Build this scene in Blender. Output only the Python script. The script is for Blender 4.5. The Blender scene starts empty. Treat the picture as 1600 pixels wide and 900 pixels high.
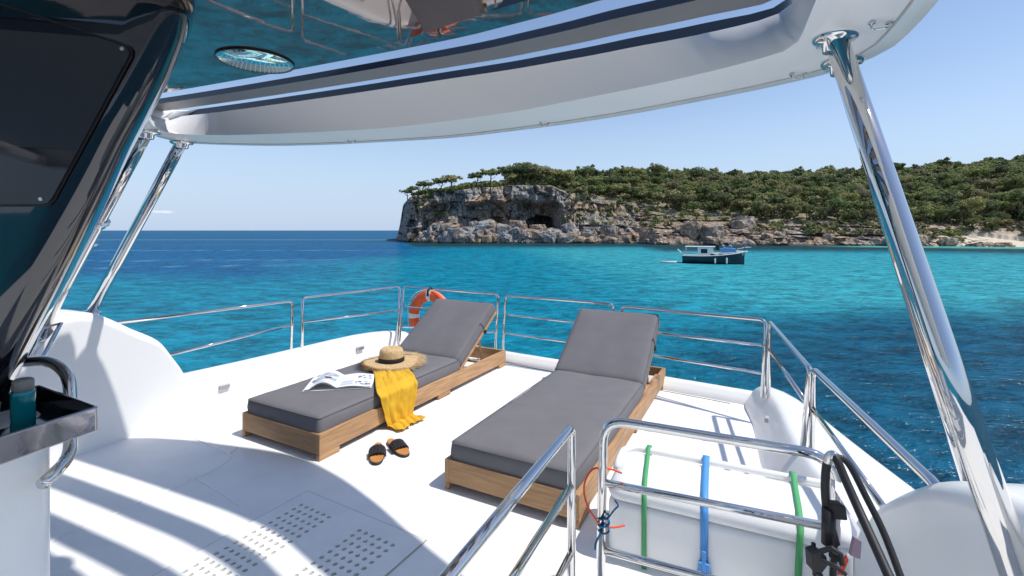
import bpy, bmesh, math, random
import numpy as np
from mathutils import Vector, Matrix, noise
random.seed(7); rng = np.random.RandomState(7)
scene = bpy.context.scene
COL = scene.collection
R = math.radians
H = 1.35; F = 740.0          # eye height over the deck (m); focal length in photo pixels
SEA = -3.6
# ---------------------------------------------------------------- camera
cd = bpy.data.cameras.new('camera'); cam = bpy.data.objects.new('camera', cd); COL.objects.link(cam)
cam.location = (0, 0, H); cam.rotation_euler = (R(90), 0, 0)
cd.sensor_width = 36; cd.lens = 36 * F / 1600; cd.shift_y = -90 / 1600
cd.clip_start = 0.02; cd.clip_end = 60000
scene.camera = cam
# ---------------------------------------------------------------- world and sun
SUNV = Vector((0.52, -0.125, 1.0)).normalized()
w = bpy.data.worlds.new('World'); scene.world = w; w.use_nodes = True
nt = w.node_tree; nt.nodes.clear()
sky = nt.nodes.new('ShaderNodeTexSky'); sky.sky_type = 'NISHITA'; sky.sun_disc = False
sky.sun_elevation = math.asin(SUNV.z); sky.sun_rotation = math.atan2(SUNV.x, SUNV.y)
sky.air_density = 1.0; sky.dust_density = 0.35; sky.ozone_density = 2.2; sky.altitude = 0
bg = nt.nodes.new('ShaderNodeBackground'); bg.inputs[1].default_value = 0.132
wo = nt.nodes.new('ShaderNodeOutputWorld')
# one small flat cloud low over the sea, as a soft patch at its own direction in the sky
tc = nt.nodes.new('ShaderNodeTexCoord')
cdir = Vector(((255 - 800) / F, 1, (360 - 331) / F)).normalized()
mp = nt.nodes.new('ShaderNodeVectorMath'); mp.operation = 'SUBTRACT'; mp.inputs[1].default_value = cdir
nt.links.new(tc.outputs['Generated'], mp.inputs[0])
sc_ = nt.nodes.new('ShaderNodeVectorMath'); sc_.operation = 'MULTIPLY'; sc_.inputs[1].default_value = (55, 55, 330)
nt.links.new(mp.outputs[0], sc_.inputs[0])
nz = nt.nodes.new('ShaderNodeTexNoise'); nz.inputs['Scale'].default_value = 70
nt.links.new(tc.outputs['Generated'], nz.inputs['Vector'])
ln = nt.nodes.new('ShaderNodeVectorMath'); ln.operation = 'LENGTH'; nt.links.new(sc_.outputs[0], ln.inputs[0])
ad = nt.nodes.new('ShaderNodeMath'); ad.operation = 'ADD'; nt.links.new(ln.outputs['Value'], ad.inputs[0]); nt.links.new(nz.outputs[0], ad.inputs[1])
mr = nt.nodes.new('ShaderNodeMapRange'); mr.interpolation_type = 'SMOOTHSTEP'
for i, v in zip((1, 2, 3, 4), (0.5, 1.7, 0.75, 0.0)): mr.inputs[i].default_value = v
nt.links.new(ad.outputs[0], mr.inputs[0])
mx = nt.nodes.new('ShaderNodeMix'); mx.data_type = 'RGBA'; mx.inputs[7].default_value = (6.2, 6.4, 6.6, 1)
nt.links.new(mr.outputs[0], mx.inputs[0]); nt.links.new(sky.outputs[0], mx.inputs[6])
sz = nt.nodes.new('ShaderNodeSeparateXYZ'); nt.links.new(tc.outputs['Generated'], sz.inputs[0])
hz = nt.nodes.new('ShaderNodeMapRange'); hz.interpolation_type = 'SMOOTHSTEP'
for i, v in zip((1, 2, 3, 4), (-0.02, 0.30, 0.92, 0.0)): hz.inputs[i].default_value = v
nt.links.new(sz.outputs['Z'], hz.inputs[0])
mh = nt.nodes.new('ShaderNodeMix'); mh.data_type = 'RGBA'; mh.inputs[7].default_value = (2.75, 3.85, 5.35, 1)
nt.links.new(hz.outputs[0], mh.inputs[0]); nt.links.new(sky.outputs[0], mh.inputs[6]); nt.links.new(mh.outputs[2], mx.inputs[6])
tn_ = nt.nodes.new('ShaderNodeVectorMath'); tn_.operation = 'MULTIPLY'; tn_.inputs[1].default_value = (.965, .90, .885)
nt.links.new(mx.outputs[2], tn_.inputs[0]); nt.links.new(tn_.outputs[0], bg.inputs[0]); nt.links.new(bg.outputs[0], wo.inputs[0])
sl = bpy.data.lights.new('sun', 'SUN'); sl.energy = 3.1; sl.angle = R(0.8); sl.color = (1, 0.965, 0.91)
so = bpy.data.objects.new('sun', sl); COL.objects.link(so); so.rotation_euler = SUNV.to_track_quat('Z', 'Y').to_euler()
vs = scene.view_settings; vs.view_transform = 'Standard'; vs.look = 'None'; vs.exposure = 0.47; vs.gamma = 1; vs.use_curve_mapping = False

# ---------------------------------------------------------------- survey helpers
def at(px, py, z):            # point on the horizontal plane z
    Y = (H - z) * F / (py - 360.0); return Vector(((px - 800) / F * Y, Y, z))
def far(px, py, Y):           # point at distance Y
    return Vector(((px - 800) / F * Y, Y, H - (py - 360) / F * Y))
ANG = R(28)
AFT = Vector((math.sin(ANG), math.cos(ANG), 0)); STB = Vector((math.cos(ANG), -math.sin(ANG), 0)); UP = Vector((0, 0, 1))

# ---------------------------------------------------------------- materials
def sock(n, k):
    for s in n.inputs:
        if s.name == k: return s
def mat(name, col, rough=0.5, metal=0.0, coat=0.0, spec=0.5, bump=None, var=None, trans=0, ior=1.45, emis=None, coatr=0.05):
    m = bpy.data.materials.new(name); m.use_nodes = True
    n = m.node_tree.nodes; l = m.node_tree.links; b = n['Principled BSDF']
    b.inputs['Base Color'].default_value = (*col, 1); b.inputs['Roughness'].default_value = rough
    b.inputs['Metallic'].default_value = metal; b.inputs['Coat Weight'].default_value = coat; b.inputs['Coat Roughness'].default_value = coatr
    b.inputs['Specular IOR Level'].default_value = spec; b.inputs['Transmission Weight'].default_value = trans; b.inputs['IOR'].default_value = ior
    tcn = n.new('ShaderNodeTexCoord')
    if bump:                                     # (scale, strength, distance, stretch)
        mpn = n.new('ShaderNodeMapping'); mpn.inputs['Scale'].default_value = bump[3] if len(bump) > 3 else (1, 1, 1)
        l.new(tcn.outputs['Object'], mpn.inputs[0])
        t = n.new('ShaderNodeTexNoise'); t.inputs['Scale'].default_value = bump[0]; t.inputs['Detail'].default_value = 5
        l.new(mpn.outputs[0], t.inputs['Vector'])
        bp = n.new('ShaderNodeBump'); bp.inputs['Strength'].default_value = bump[1]; bp.inputs['Distance'].default_value = bump[2]
        l.new(t.outputs[0], bp.inputs['Height']); l.new(bp.outputs[0], b.inputs['Normal'])
    if var:                                      # (scale, second colour, stretch, low, high)
        mpn = n.new('ShaderNodeMapping'); mpn.inputs['Scale'].default_value = var[2]
        l.new(tcn.outputs['Object'], mpn.inputs[0])
        t = n.new('ShaderNodeTexNoise'); t.inputs['Scale'].default_value = var[0]; t.inputs['Detail'].default_value = 6
        l.new(mpn.outputs[0], t.inputs['Vector'])
        r = n.new('ShaderNodeMapRange'); r.inputs[1].default_value = var[3]; r.inputs[2].default_value = var[4]
        l.new(t.outputs[0], r.inputs[0])
        x = n.new('ShaderNodeMix'); x.data_type = 'RGBA'; x.inputs[6].default_value = (*col, 1); x.inputs[7].default_value = (*var[1], 1)
        l.new(r.outputs[0], x.inputs[0]); l.new(x.outputs[2], b.inputs['Base Color'])
    return m
M = {}
M['gel'] = mat('white_gelcoat', (.86, .855, .835), .28, coat=.25, var=(1.6, (.81, .81, .79), (1, 1, 1), .35, .65), bump=(2.5, .05, .01))
M['deck'] = mat('nonskid_deck', (.87, .865, .85), .5, var=(5.5, (.80, .80, .785), (1, 1, 1), .42, .75), bump=(420, .25, .001))
M['bead'] = mat('smooth_deck_bead', (.84, .84, .84), .25)
M['under'] = mat('shaded_underside', (.62, .62, .62), .35, var=(1.2, (.60, .60, .605), (1, 1, 1), .4, .6))  # grey puts the shade of the white underside into its colour
M['chrome'] = mat('polished_steel', (.66, .65, .635), .045, 1.0, bump=(9, .05, .004))
M['chrome_b'] = mat('brushed_steel', (.66, .66, .67), .28, 1.0)
M['navy'] = mat('navy_paint', (.012, .018, .035), .22, coat=.5)
M['slat'] = mat('grey_slat_paint', (.17, .17, .175), .38)
M['mirror'] = mat('dark_mirror_gloss', (.24, .215, .205), .02, .86, bump=(1.7, .28, .004))
M['black'] = mat('black_gloss', (.006, .007, .010), .05, coat=1.0, coatr=.01, bump=(2.2, .1, .006))
M['blackpanel'] = mat('black_glass_panel', (.008, .010, .016), .035, spec=.3, coat=.45, coatr=.005)
M['rubber'] = mat('black_rubber', (.015, .015, .017), .55)
M['fabric'] = mat('grey_fabric', (.156, .150, .158), .9, spec=.25, bump=(9, .2, .012), var=(7, (.170, .163, .171), (1, 1, 1), .35, .7))
M['piping'] = mat('grey_piping', (.12, .115, .125), .85)
def wood(name, stretch):
    m = mat(name, (.50, .295, .145), .6, var=(7, (.28, .150, .070), stretch, .30, .75), bump=(9, .22, .002, stretch))
    n = m.node_tree.nodes; l = m.node_tree.links; b = n['Principled BSDF']; src = b.inputs['Base Color'].links[0].from_socket
    oi = n.new('ShaderNodeObjectInfo'); r = n.new('ShaderNodeMapRange'); r.inputs[3].default_value = .82; r.inputs[4].default_value = 1.18; l.new(oi.outputs['Random'], r.inputs[0])
    v = n.new('ShaderNodeVectorMath'); v.operation = 'SCALE'; l.new(src, v.inputs[0]); l.new(r.outputs[0], v.inputs['Scale']); l.new(v.outputs[0], b.inputs['Base Color'])
    return m
M['wood_l'] = wood('teak_lengthwise', (9, .7, 9)); M['wood_c'] = wood('teak_crosswise', (.7, 9, 9))
M['towel'] = mat('yellow_towel', (.70, .42, .040), .95, spec=.12, bump=(240, .8, .003), var=(11, (.62, .35, .030), (1, 1, 1), .3, .7))
M['straw'] = mat('straw', (.66, .48, .27), .85, spec=.2, bump=(150, .8, .002, (1, 1, 3)), var=(60, (.40, .25, .11), (1, 1, 3), .35, .7))
M['ribbon'] = mat('black_ribbon', (.012, .011, .012), .7)
M['tan'] = mat('tan_leather', (.60, .26, .07), .55, var=(25, (.48, .19, .05), (1, 1, 1), .3, .7))
M['blackleather'] = mat('black_leather', (.018, .018, .024), .45, bump=(120, .4, .001))
M['paper'] = mat('paper', (.80, .80, .80), .5)
M['ink'] = mat('print_ink', (.03, .03, .04), .5)
M['orange'] = mat('orange_buoy', (.85, .125, .02), .5, var=(9, (.75, .10, .02), (1, 1, 1), .3, .7))
M['whitebuoy'] = mat('reflective_band', (.75, .75, .74), .5)
M['rope_w'] = mat('white_rope', (.72, .70, .66), .8)
M['green'] = mat('green_strap', (.085, .36, .14), .6, bump=(300, .3, .001), spec=.4)
M['blue'] = mat('blue_strap', (.085, .30, .66), .5, bump=(300, .3, .001))
M['red'] = mat('red_cord', (.75, .08, .03), .6); M['bluec'] = mat('blue_cord', (.01, .05, .12), .7, var=(90, (.03, .20, .34), (1, 1, 1), .4, .6))
M['shower'] = mat('shower_steel', (.45, .80, .82), .03, 1.0)  # teal stands in for the sea mirrored in the steel
M['teal'] = mat('teal_bottle', (.0, .20, .23), .25, .2, coat=.6)
M['cap'] = mat('grey_cap', (.22, .21, .20), .5)
M['tray_s'] = mat('tray_steel', (.40, .38, .41), .07, 1.0, bump=(14, .15, .003))  # dark mauve reflection painted into the steel colour
M['tray_in'] = mat('tray_inside', (.05, .05, .055), .08, .8)
M['trim'] = mat('grey_trim', (.42, .42, .42), .4)
M['hole'] = mat('drain_hole', (.42, .40, .36), .8)
M['clear'] = mat('clear_acrylic', (.9, .88, .95), .03, trans=1.0, ior=1.08)
M['purple'] = mat('mauve_plastic', (.30, .22, .27), .5)
M['hull'] = mat('white_hull', (.78, .78, .78), .2, coat=.5)
M['bnavy'] = mat('boat_navy', (.004, .010, .026), .35, coat=.5)
M['bwhite'] = mat('boat_white', (.72, .72, .70), .4); M['bblue'] = mat('boat_blue_canvas', (.10, .28, .55), .7)
M['bglass'] = mat('boat_window', (.02, .03, .03), .08)
M['bshade'] = mat('boat_grey', (.25, .25, .27), .6)

# ---------------------------------------------------------------- mesh helpers
def new_obj(name, verts, faces, m, parent=None, smooth=False, mats=None, midx=None):
    me = bpy.data.meshes.new(name); me.from_pydata([tuple(v) for v in verts], [], faces)
    for mm in (mats or [m]): me.materials.append(mm)
    if midx is not None: me.polygons.foreach_set('material_index', midx)
    me.polygons.foreach_set('use_smooth', [smooth] * len(me.polygons)); me.update()
    o = bpy.data.objects.new(name, me); COL.objects.link(o)
    if parent: o.parent = parent
    return o
class MB:
    def __init__(s): s.v = []; s.f = []
    def add(s, v, f):
        b = len(s.v); s.v += [Vector(p) for p in v]; s.f += [tuple(i + b for i in q) for q in f]; return s
    def box(s, x0, x1, y0, y1, z0, z1, T=None):
        v = [Vector(p) for p in ((x0, y0, z0), (x1, y0, z0), (x1, y1, z0), (x0, y1, z0), (x0, y0, z1), (x1, y0, z1), (x1, y1, z1), (x0, y1, z1))]
        if T: v = [T @ p for p in v]
        return s.add(v, [(0, 3, 2, 1), (4, 5, 6, 7), (0, 1, 5, 4), (1, 2, 6, 5), (2, 3, 7, 6), (3, 0, 4, 7)])
    def tube(s, pts, r, n=12, caps=True, closed=False, r2=None):
        pts = [Vector(p) for p in pts]; k = len(pts)
        rs = r if isinstance(r, (list, tuple)) else [r] * k
        tg = []
        for i in range(k):
            a = pts[i - 1] if (i > 0 or closed) else pts[i]; b = pts[(i + 1) % k] if (i < k - 1 or closed) else pts[i]
            d = (b - a); tg.append(d.normalized() if d.length > 1e-9 else Vector((0, 0, 1)))
        ref = Vector((0, 0, 1)) if abs(tg[0].z) < .9 else Vector((1, 0, 0))
        u = tg[0].cross(ref).normalized(); vv = []
        for i in range(k):
            u = (u - tg[i] * u.dot(tg[i])).normalized(); q = tg[i].cross(u)
            for j in range(n):
                a = 2 * math.pi * j / n; vv.append(pts[i] + u * math.cos(a) * rs[i] + q * math.sin(a) * (r2 if r2 else rs[i]))
        ff = []
        for i in range(k if closed else k - 1):
            i2 = (i + 1) % k
            for j in range(n): ff.append((i * n + j, i * n + (j + 1) % n, i2 * n + (j + 1) % n, i2 * n + j))
        if caps and not closed: ff.append(tuple(range(n))[::-1]); ff.append(tuple((k - 1) * n + j for j in range(n)))
        return s.add(vv, ff)
    def lathe(s, prof, n=32, T=None):
        vv = []; 
        for (r, z) in prof:
            for j in range(n):
                a = 2 * math.pi * j / n; p = Vector((r * math.cos(a), r * math.sin(a), z)); vv.append(T @ p if T else p)
        ff = []
        for i in range(len(prof) - 1):
            for j in range(n): ff.append((i * n + j, i * n + (j + 1) % n, (i + 1) * n + (j + 1) % n, (i + 1) * n + j))
        ff.append(tuple(range(n))[::-1]); ff.append(tuple((len(prof) - 1) * n + j for j in range(n)))
        return s.add(vv, ff)
    def prism(s, poly, off):      # poly: 3-D points, extruded by vector off
        n = len(poly); p = [Vector(q) for q in poly]; off = Vector(off)
        return s.add(p + [q + off for q in p], [tuple(range(n)), tuple(range(2 * n - 1, n - 1, -1))] + [(i, i + n, (i + 1) % n + n, (i + 1) % n) for i in range(n)])
    def grid(s, rows, close_u=False, close_v=False):
        nr = len(rows); nc = len(rows[0]); ff = []
        for i in range(nr if close_v else nr - 1):
            for j in range(nc if close_u else nc - 1):
                a = i * nc + j; b = i * nc + (j + 1) % nc; i2 = (i + 1) % nr
                ff.append((a, b, i2 * nc + (j + 1) % nc, i2 * nc + j))
        return s.add([p for r in rows for p in r], ff)
    def obj(s, name, m, parent=None, smooth=False, bevel=None, sub=0, auto=True):
        o = new_obj(name, s.v, s.f, m, parent, smooth)
        bm = bmesh.new(); bm.from_mesh(o.data); bmesh.ops.recalc_face_normals(bm, faces=bm.faces); bm.to_mesh(o.data); bm.free()
        if bevel:
            b = o.modifiers.new('bevel', 'BEVEL'); b.width = bevel[0]; b.segments = bevel[1]; b.limit_method = 'ANGLE'; b.angle_limit = R(bevel[2] if len(bevel) > 2 else 35)
            o.data.polygons.foreach_set('use_smooth', [True] * len(o.data.polygons)); 
            wn = o.modifiers.new('wn', 'WEIGHTED_NORMAL'); wn.keep_sharp = False
        if sub:
            b = o.modifiers.new('sub', 'SUBSURF'); b.levels = sub; b.render_levels = sub
        return o
def tag(o, label, cat, group=None, kind=None):
    if label: o['label'] = label
    if cat: o['category'] = cat
    if group: o['group'] = group
    if kind: o['kind'] = kind
    return o
def struct(o, label=None): o['kind'] = 'structure'; (label and o.__setitem__('label', label)); return o
def thing(name, label, cat, loc=(0, 0, 0), rz=0, group=None):
    o = bpy.data.objects.new(name, None); COL.objects.link(o); o.empty_display_size = .1
    o.location = loc; o.rotation_euler = (0, 0, rz); return tag(o, label, cat, group)
def fillet(P, r, n=6):
    P = [Vector(p) for p in P]; out = [P[0]]
    for i in range(1, len(P) - 1):
        a = (P[i - 1] - P[i]); b = (P[i + 1] - P[i]); ra = min(r, a.length * .48, b.length * .48)
        A = P[i] + a.normalized() * ra; B = P[i] + b.normalized() * ra
        for k in range(n + 1):
            t = k / n; out.append(A * (1 - t) ** 2 + P[i] * 2 * t * (1 - t) + B * t * t)
    out.append(P[-1]); return out
def smoothpts(P, n=8):            # Catmull-Rom
    P = [Vector(p) for p in P]; out = []
    Q = [P[0] * 2 - P[1]] + P + [P[-1] * 2 - P[-2]]
    for i in range(1, len(Q) - 2):
        for k in range(n):
            t = k / n; a, b, c, d = Q[i - 1], Q[i], Q[i + 1], Q[i + 2]
            out.append(.5 * ((2 * b) + (c - a) * t + (2 * a - 5 * b + 4 * c - d) * t * t + (3 * b - a - 3 * c + d) * t ** 3))
    out.append(P[-1]); return out
def copy_tree(o, parent=None):
    c = o.copy(); COL.objects.link(c); c.parent = parent
    for ch in [x for x in bpy.data.objects if x.parent == o]: copy_tree(ch, c)
    return c

# ================================================================ SEA
def fbm(x, y, s, seed=0, o=3):
    v = np.zeros_like(x); a = 1.0; rs = np.random.RandomState(seed)
    for k in range(o * 3):
        th = rs.rand() * 6.28; f = s * (1 + rs.rand()) * 2 ** (k // 3); ph = rs.rand() * 6.28
        v += np.sin((x * math.cos(th) + y * math.sin(th)) * f + ph + 1.3 * np.sin((x * math.sin(th) - y * math.cos(th)) * f * .7 + ph)) * .5 ** (k // 3)
    return v / 3.5
def sst(a, b, x):
    t = np.clip((x - a) / (b - a), 0, 1); return t * t * (3 - 2 * t)
def build_sea():
    na, nr = 900, 300
    az = np.linspace(0, 2 * np.pi, na, endpoint=False); rr = np.concatenate([[0.0], np.geomspace(2.0, 45000, nr)])
    A, RR = np.meshgrid(az, rr); X = RR * np.sin(A); Y = RR * np.cos(A)
    n1 = fbm(X, Y, .09, 1); n2 = fbm(X, Y, .35, 2); n3 = fbm(X * .35, Y * 1.0, .05, 5)
    def c(r, g, b): return np.array([r, g, b], dtype=float)
    teal = c(.001, .185, .275); deep = c(.002, .095, .225); turq = c(.032, .295, .350); dark = c(.002, .072, .132)
    shore = c(.012, .045, .052); lgreen = c(.10, .36, .32); bluet = c(.006, .105, .23)
    col = np.ones(X.shape + (3,)) * teal
    def mixc(mask, cc):
        nonlocal col
        col = col * (1 - mask[..., None]) + cc * mask[..., None]
    u = X / np.maximum(Y, .1)
    mixc(sst(6, 26, X + .10 * Y + 3 * n1) * sst(19, 34, Y + 2 * n1), turq)
    mixc(.22 * sst(.2, .9, n3) * sst(30, 45, Y) * sst(-20, 5, X), c(.012, .25, .36))
    d1 = sst(-16, -34, X + 5 * n1 - .02 * Y + 6 * n3) * sst(34, 60, Y + 6 * n1); mixc(d1, deep)
    mixc(sst(110, 200, Y) * sst(-12, -30, X), bluet * .9)
    dk = sst(-1.5, 9.5, X - .55 * (Y - 14) + 1.6 * n2 + 1.4 * n1) * (1 - sst(-9, 4.5, Y - 28 - .16 * (X - 13) + 2.6 * n2 + 2.2 * n1 + 2.5 * n3)); mixc(dk, dark)
    mixc(.4 * sst(.1, .9, n1) * sst(-2, 2, 13 - Y), c(.004, .12, .22))
    ys = np.interp((X / np.maximum(Y, 1)) * F + 800, [560, 620, 650, 1000, 1040, 1300, 1600, 2200], [400, 235, 184, 180, 157, 153, 138, 95])
    front = (Y > 0)
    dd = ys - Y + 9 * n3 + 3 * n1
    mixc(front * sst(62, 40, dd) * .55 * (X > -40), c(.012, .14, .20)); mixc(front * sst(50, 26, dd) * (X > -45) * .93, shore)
    mixc(front * sst(.62, .78, u) * sst(15, 6, ys - Y + 3 * n1), lgreen)
    # darker elongated patch of water off the port side
    mixc(.75 * np.exp(-(((X + 26) / 5.5) ** 2 + ((Y - 30.5 - .5 * n2) / .9) ** 2)), c(.002, .09, .16))
    mixc(.25 * sst(.35, 1.0, n3 + .3 * n1) * (X < -5) * sst(25, 40, Y), c(.02, .17, .33))
    # pale slick lines far out on the left
    for (yy, ww, sl_) in ((118, 1.5, .02), (78, .8, .05), (62, .5, .25), (250, 10, 0)):
        mixc(.5 * np.exp(-((Y - yy - sl_ * (X + 60) + 2 * n1) / ww) ** 2) * sst(-12, -40, X), c(.13, .27, .40))
    v = np.stack([X, Y, np.full_like(X, SEA)], -1).reshape(-1, 3)
    idx = np.arange((nr + 1) * na).reshape(nr + 1, na)
    a = idx[:-1, :]; b = idx[1:, :]; f = np.stack([a, b, np.roll(b, -1, 1), np.roll(a, -1, 1)], -1).reshape(-1, 4)
    me = bpy.data.meshes.new('sea'); me.vertices.add(len(v)); me.vertices.foreach_set('co', v.ravel())
    me.loops.add(f.size); me.loops.foreach_set('vertex_index', f.ravel()[::1]); me.polygons.add(len(f))
    me.polygons.foreach_set('loop_start', np.arange(0, f.size, 4)); me.update(calc_edges=True)
    ca = me.color_attributes.new('bed', 'FLOAT_COLOR', 'POINT')
    ca.data.foreach_set('color', np.concatenate([col.reshape(-1, 3), np.ones((len(v), 1))], 1).ravel())
    o = bpy.data.objects.new('sea', me); COL.objects.link(o); struct(o)
    me.flip_normals() if me.polygons[na * 5].normal.z < 0 else None
    m = bpy.data.materials.new('sea_water'); m.use_nodes = True; n = m.node_tree.nodes; l = m.node_tree.links; b = n['Principled BSDF']
    at_ = n.new('ShaderNodeAttribute'); at_.attribute_name = 'bed'
    geo = n.new('ShaderNodeNewGeometry')
    def nz(scale, stretch, detail, rot=0, dist=0):
        mpn = n.new('ShaderNodeMapping'); mpn.inputs['Scale'].default_value = stretch; mpn.inputs['Rotation'].default_value = (0, 0, rot)
        l.new(geo.outputs['Position'], mpn.inputs[0]); t = n.new('ShaderNodeTexNoise'); t.inputs['Scale'].default_value = scale
        t.inputs['Detail'].default_value = detail; t.inputs['Distortion'].default_value = dist; l.new(mpn.outputs[0], t.inputs['Vector']); return t.outputs[0]
    def math_(op, a, b_=None):
        q = n.new('ShaderNodeMath'); q.operation = op
        for i, x in enumerate((a, b_)):
            if x is None: continue
            if isinstance(x, (int, float)): q.inputs[i].default_value = x
            else: l.new(x, q.inputs[i])
        return q.outputs[0]
    a1 = nz(.55, (.8, 1.3, 1), 3, R(30), .3); a2 = nz(2.4, (.8, 1.25, 1), 4, R(-20), .5); a3 = nz(9, (.8, 1.2, 1), 3, R(8))
    hsum = math_('ADD', math_('MULTIPLY', a1, .38), math_('ADD', math_('MULTIPLY', a2, .34), math_('MULTIPLY', a3, .05)))
    bp = n.new('ShaderNodeBump'); bp.inputs['Strength'].default_value = 1.0; bp.inputs['Distance'].default_value = .7
    l.new(hsum, bp.inputs['Height'])
    # ripple light and shade put into the colour: darker troughs, brighter crests
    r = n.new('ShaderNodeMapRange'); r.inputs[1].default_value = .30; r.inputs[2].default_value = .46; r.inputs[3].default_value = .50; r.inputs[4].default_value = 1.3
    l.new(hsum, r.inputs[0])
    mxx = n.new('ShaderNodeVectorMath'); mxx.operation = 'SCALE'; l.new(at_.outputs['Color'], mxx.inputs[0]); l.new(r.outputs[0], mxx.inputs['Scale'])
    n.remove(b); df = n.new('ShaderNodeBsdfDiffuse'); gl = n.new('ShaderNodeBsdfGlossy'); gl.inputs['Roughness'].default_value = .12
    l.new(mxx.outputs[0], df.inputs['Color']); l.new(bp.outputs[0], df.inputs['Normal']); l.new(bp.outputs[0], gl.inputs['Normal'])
    fz = n.new('ShaderNodeFresnel'); fz.inputs['IOR'].default_value = 1.33; l.new(bp.outputs[0], fz.inputs['Normal'])
    fa = math_('MINIMUM', math_('MULTIPLY', fz.outputs[0], .8), .13); ms = n.new('ShaderNodeMixShader'); l.new(fa, ms.inputs[0]); l.new(df.outputs[0], ms.inputs[1]); l.new(gl.outputs[0], ms.inputs[2])
    l.new(ms.outputs[0], n['Material Output'].inputs['Surface'])
    me.materials.append(m)
build_sea()

# ================================================================ YACHT: deck, hull, bulwarks
deck_out = [(-4.9, -4.0), (-4.35, 0.0), (-3.6, 1.6), (-2.98, 2.75), (-2.66, 3.35), (-2.38, 3.85), (-1.98, 4.5), (-1.68, 4.98), (-1.4, 5.34), (-1.05, 5.48), (-.7, 5.36), (0, 4.97), (.68, 4.57), (1.36, 4.14), (1.80, 3.82), (1.95, 3.55), (1.93, 3.09), (1.85, 2.525), (1.76, 2.10), (1.66, 1.6), (1.58, 1.2), (1.45, 0), (.9, -4)]
d = MB().prism([(x, y, 0) for x, y in deck_out], (0, 0, -.12)).obj('deck', M['deck']); struct(d)
rows = []
for t, zz in ((1.0, -.122), (.995, -.5), (.97, -1.4), (.92, -2.6), (.85, -3.9)):
    rows.append([(-1.2 + (x + 1.2) * t, 0 + y * t, zz) for x, y in deck_out])
h_ = MB().grid(rows, close_u=True).obj('yacht_hull', M['hull'], smooth=True); struct(h_)

def loft(stations, name, m, label=None, sub=1):
    mb = MB().grid(stations); o = mb.obj(name, m, smooth=True, sub=sub); struct(o, label); return o
def prof(P, n, h, wd, slope=.04, zb=-.12, dome=0.0):
    P = Vector((P[0], P[1], 0)); n = Vector((n[0], n[1], 0)).normalized()
    pts = [(0, 0), (.0, .004), (slope * .5, h * .5), (slope, h - .03), (slope + .02, h - .004), (slope + .05, h), (slope + wd * .5, h + dome), (slope + wd - .03, h), (slope + wd, h - .012), (slope + wd + .015, h - .04), (slope + wd + .02, zb), (slope + wd + .02, zb - .02)]
    return [P + n * a + UP * z for a, z in pts]
st = [((-2.45, 3.2), (-.87, .49), .30, .20), ((-2.31, 3.39), (-.85, .5), .29, .19), ((-2.12, 3.67), (-.85, .5), .288, .17), ((-1.75, 4.3), (-.86, .5), .288, .16), ((-1.47, 4.8), (-.85, .55), .285, .16), ((-1.30, 5.07), (-.7, .7), .262, .15),
      ((-1.12, 5.22), (-.25, .97), .215, .14), ((-.90, 5.24), (.3, .95), .15, .13), ((-.62, 5.15), (.5, .86), .105, .12), ((-.35, 5.01), (.5, .86), .09, .11), ((-.052, 4.826), (.51, .86), .082, .11), ((.6, 4.44), (.53, .85), .082, .11), ((1.307, 4.0), (.55, .84), .082, .11), ((1.86, 3.62), (.6, .8), .085, .11)]
loft([prof(P, n, h, wd) for P, n, h, wd in st], 'bulwark', M['gel'], 'low white bulwark along the port side and the stern')
# dark seam line at the foot of the stern kerb
mbk = MB()
for off in (.035,):
    mbk.tube(smoothpts([(-.35 - .5 * off, 5.01 - .86 * off, .0), (-.052 - .5 * off, 4.826 - .86 * off, .0), (.6 - .5 * off, 4.44 - .86 * off, .0), (1.307 - .5 * off, 4.0 - .86 * off, .0), (1.70, 3.69, .0)], 4), .004, 6)
tag(mbk.obj('seam', M['rubber']), None, None); bpy.data.objects['seam']['kind'] = 'structure'
st = [((1.80, 3.66), (.80, .6), .05, .10, .04), ((1.77, 3.60), (.87, .5), .13, .13, .07), ((1.735, 3.48), (.95, .28), .195, .14, .09), ((1.66, 3.25), (.96, -.1), .215, .19, .11), ((1.55, 3.0), (.95, -.3), .22, .24, .12), ((1.35, 2.54), (.94, -.34), .225, .36, .125), ((1.24, 2.1), (.96, -.25), .225, .41, .13), ((1.15, 1.6), (.98, -.18), .225, .42, .13), ((1.10, 1.2), (.99, -.1), .225, .42, .13), ((1.02, .3), (.99, -.1), .225, .40, .13), ((.9, -1.0), (.99, -.1), .225, .40, .13)]
loft([prof(P, n, h, wd, slope=sl2, dome=.012) for P, n, h, wd, sl2 in st], 'side_bulwark', M['gel'], 'broad rounded white bulwark along the starboard side')

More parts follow.
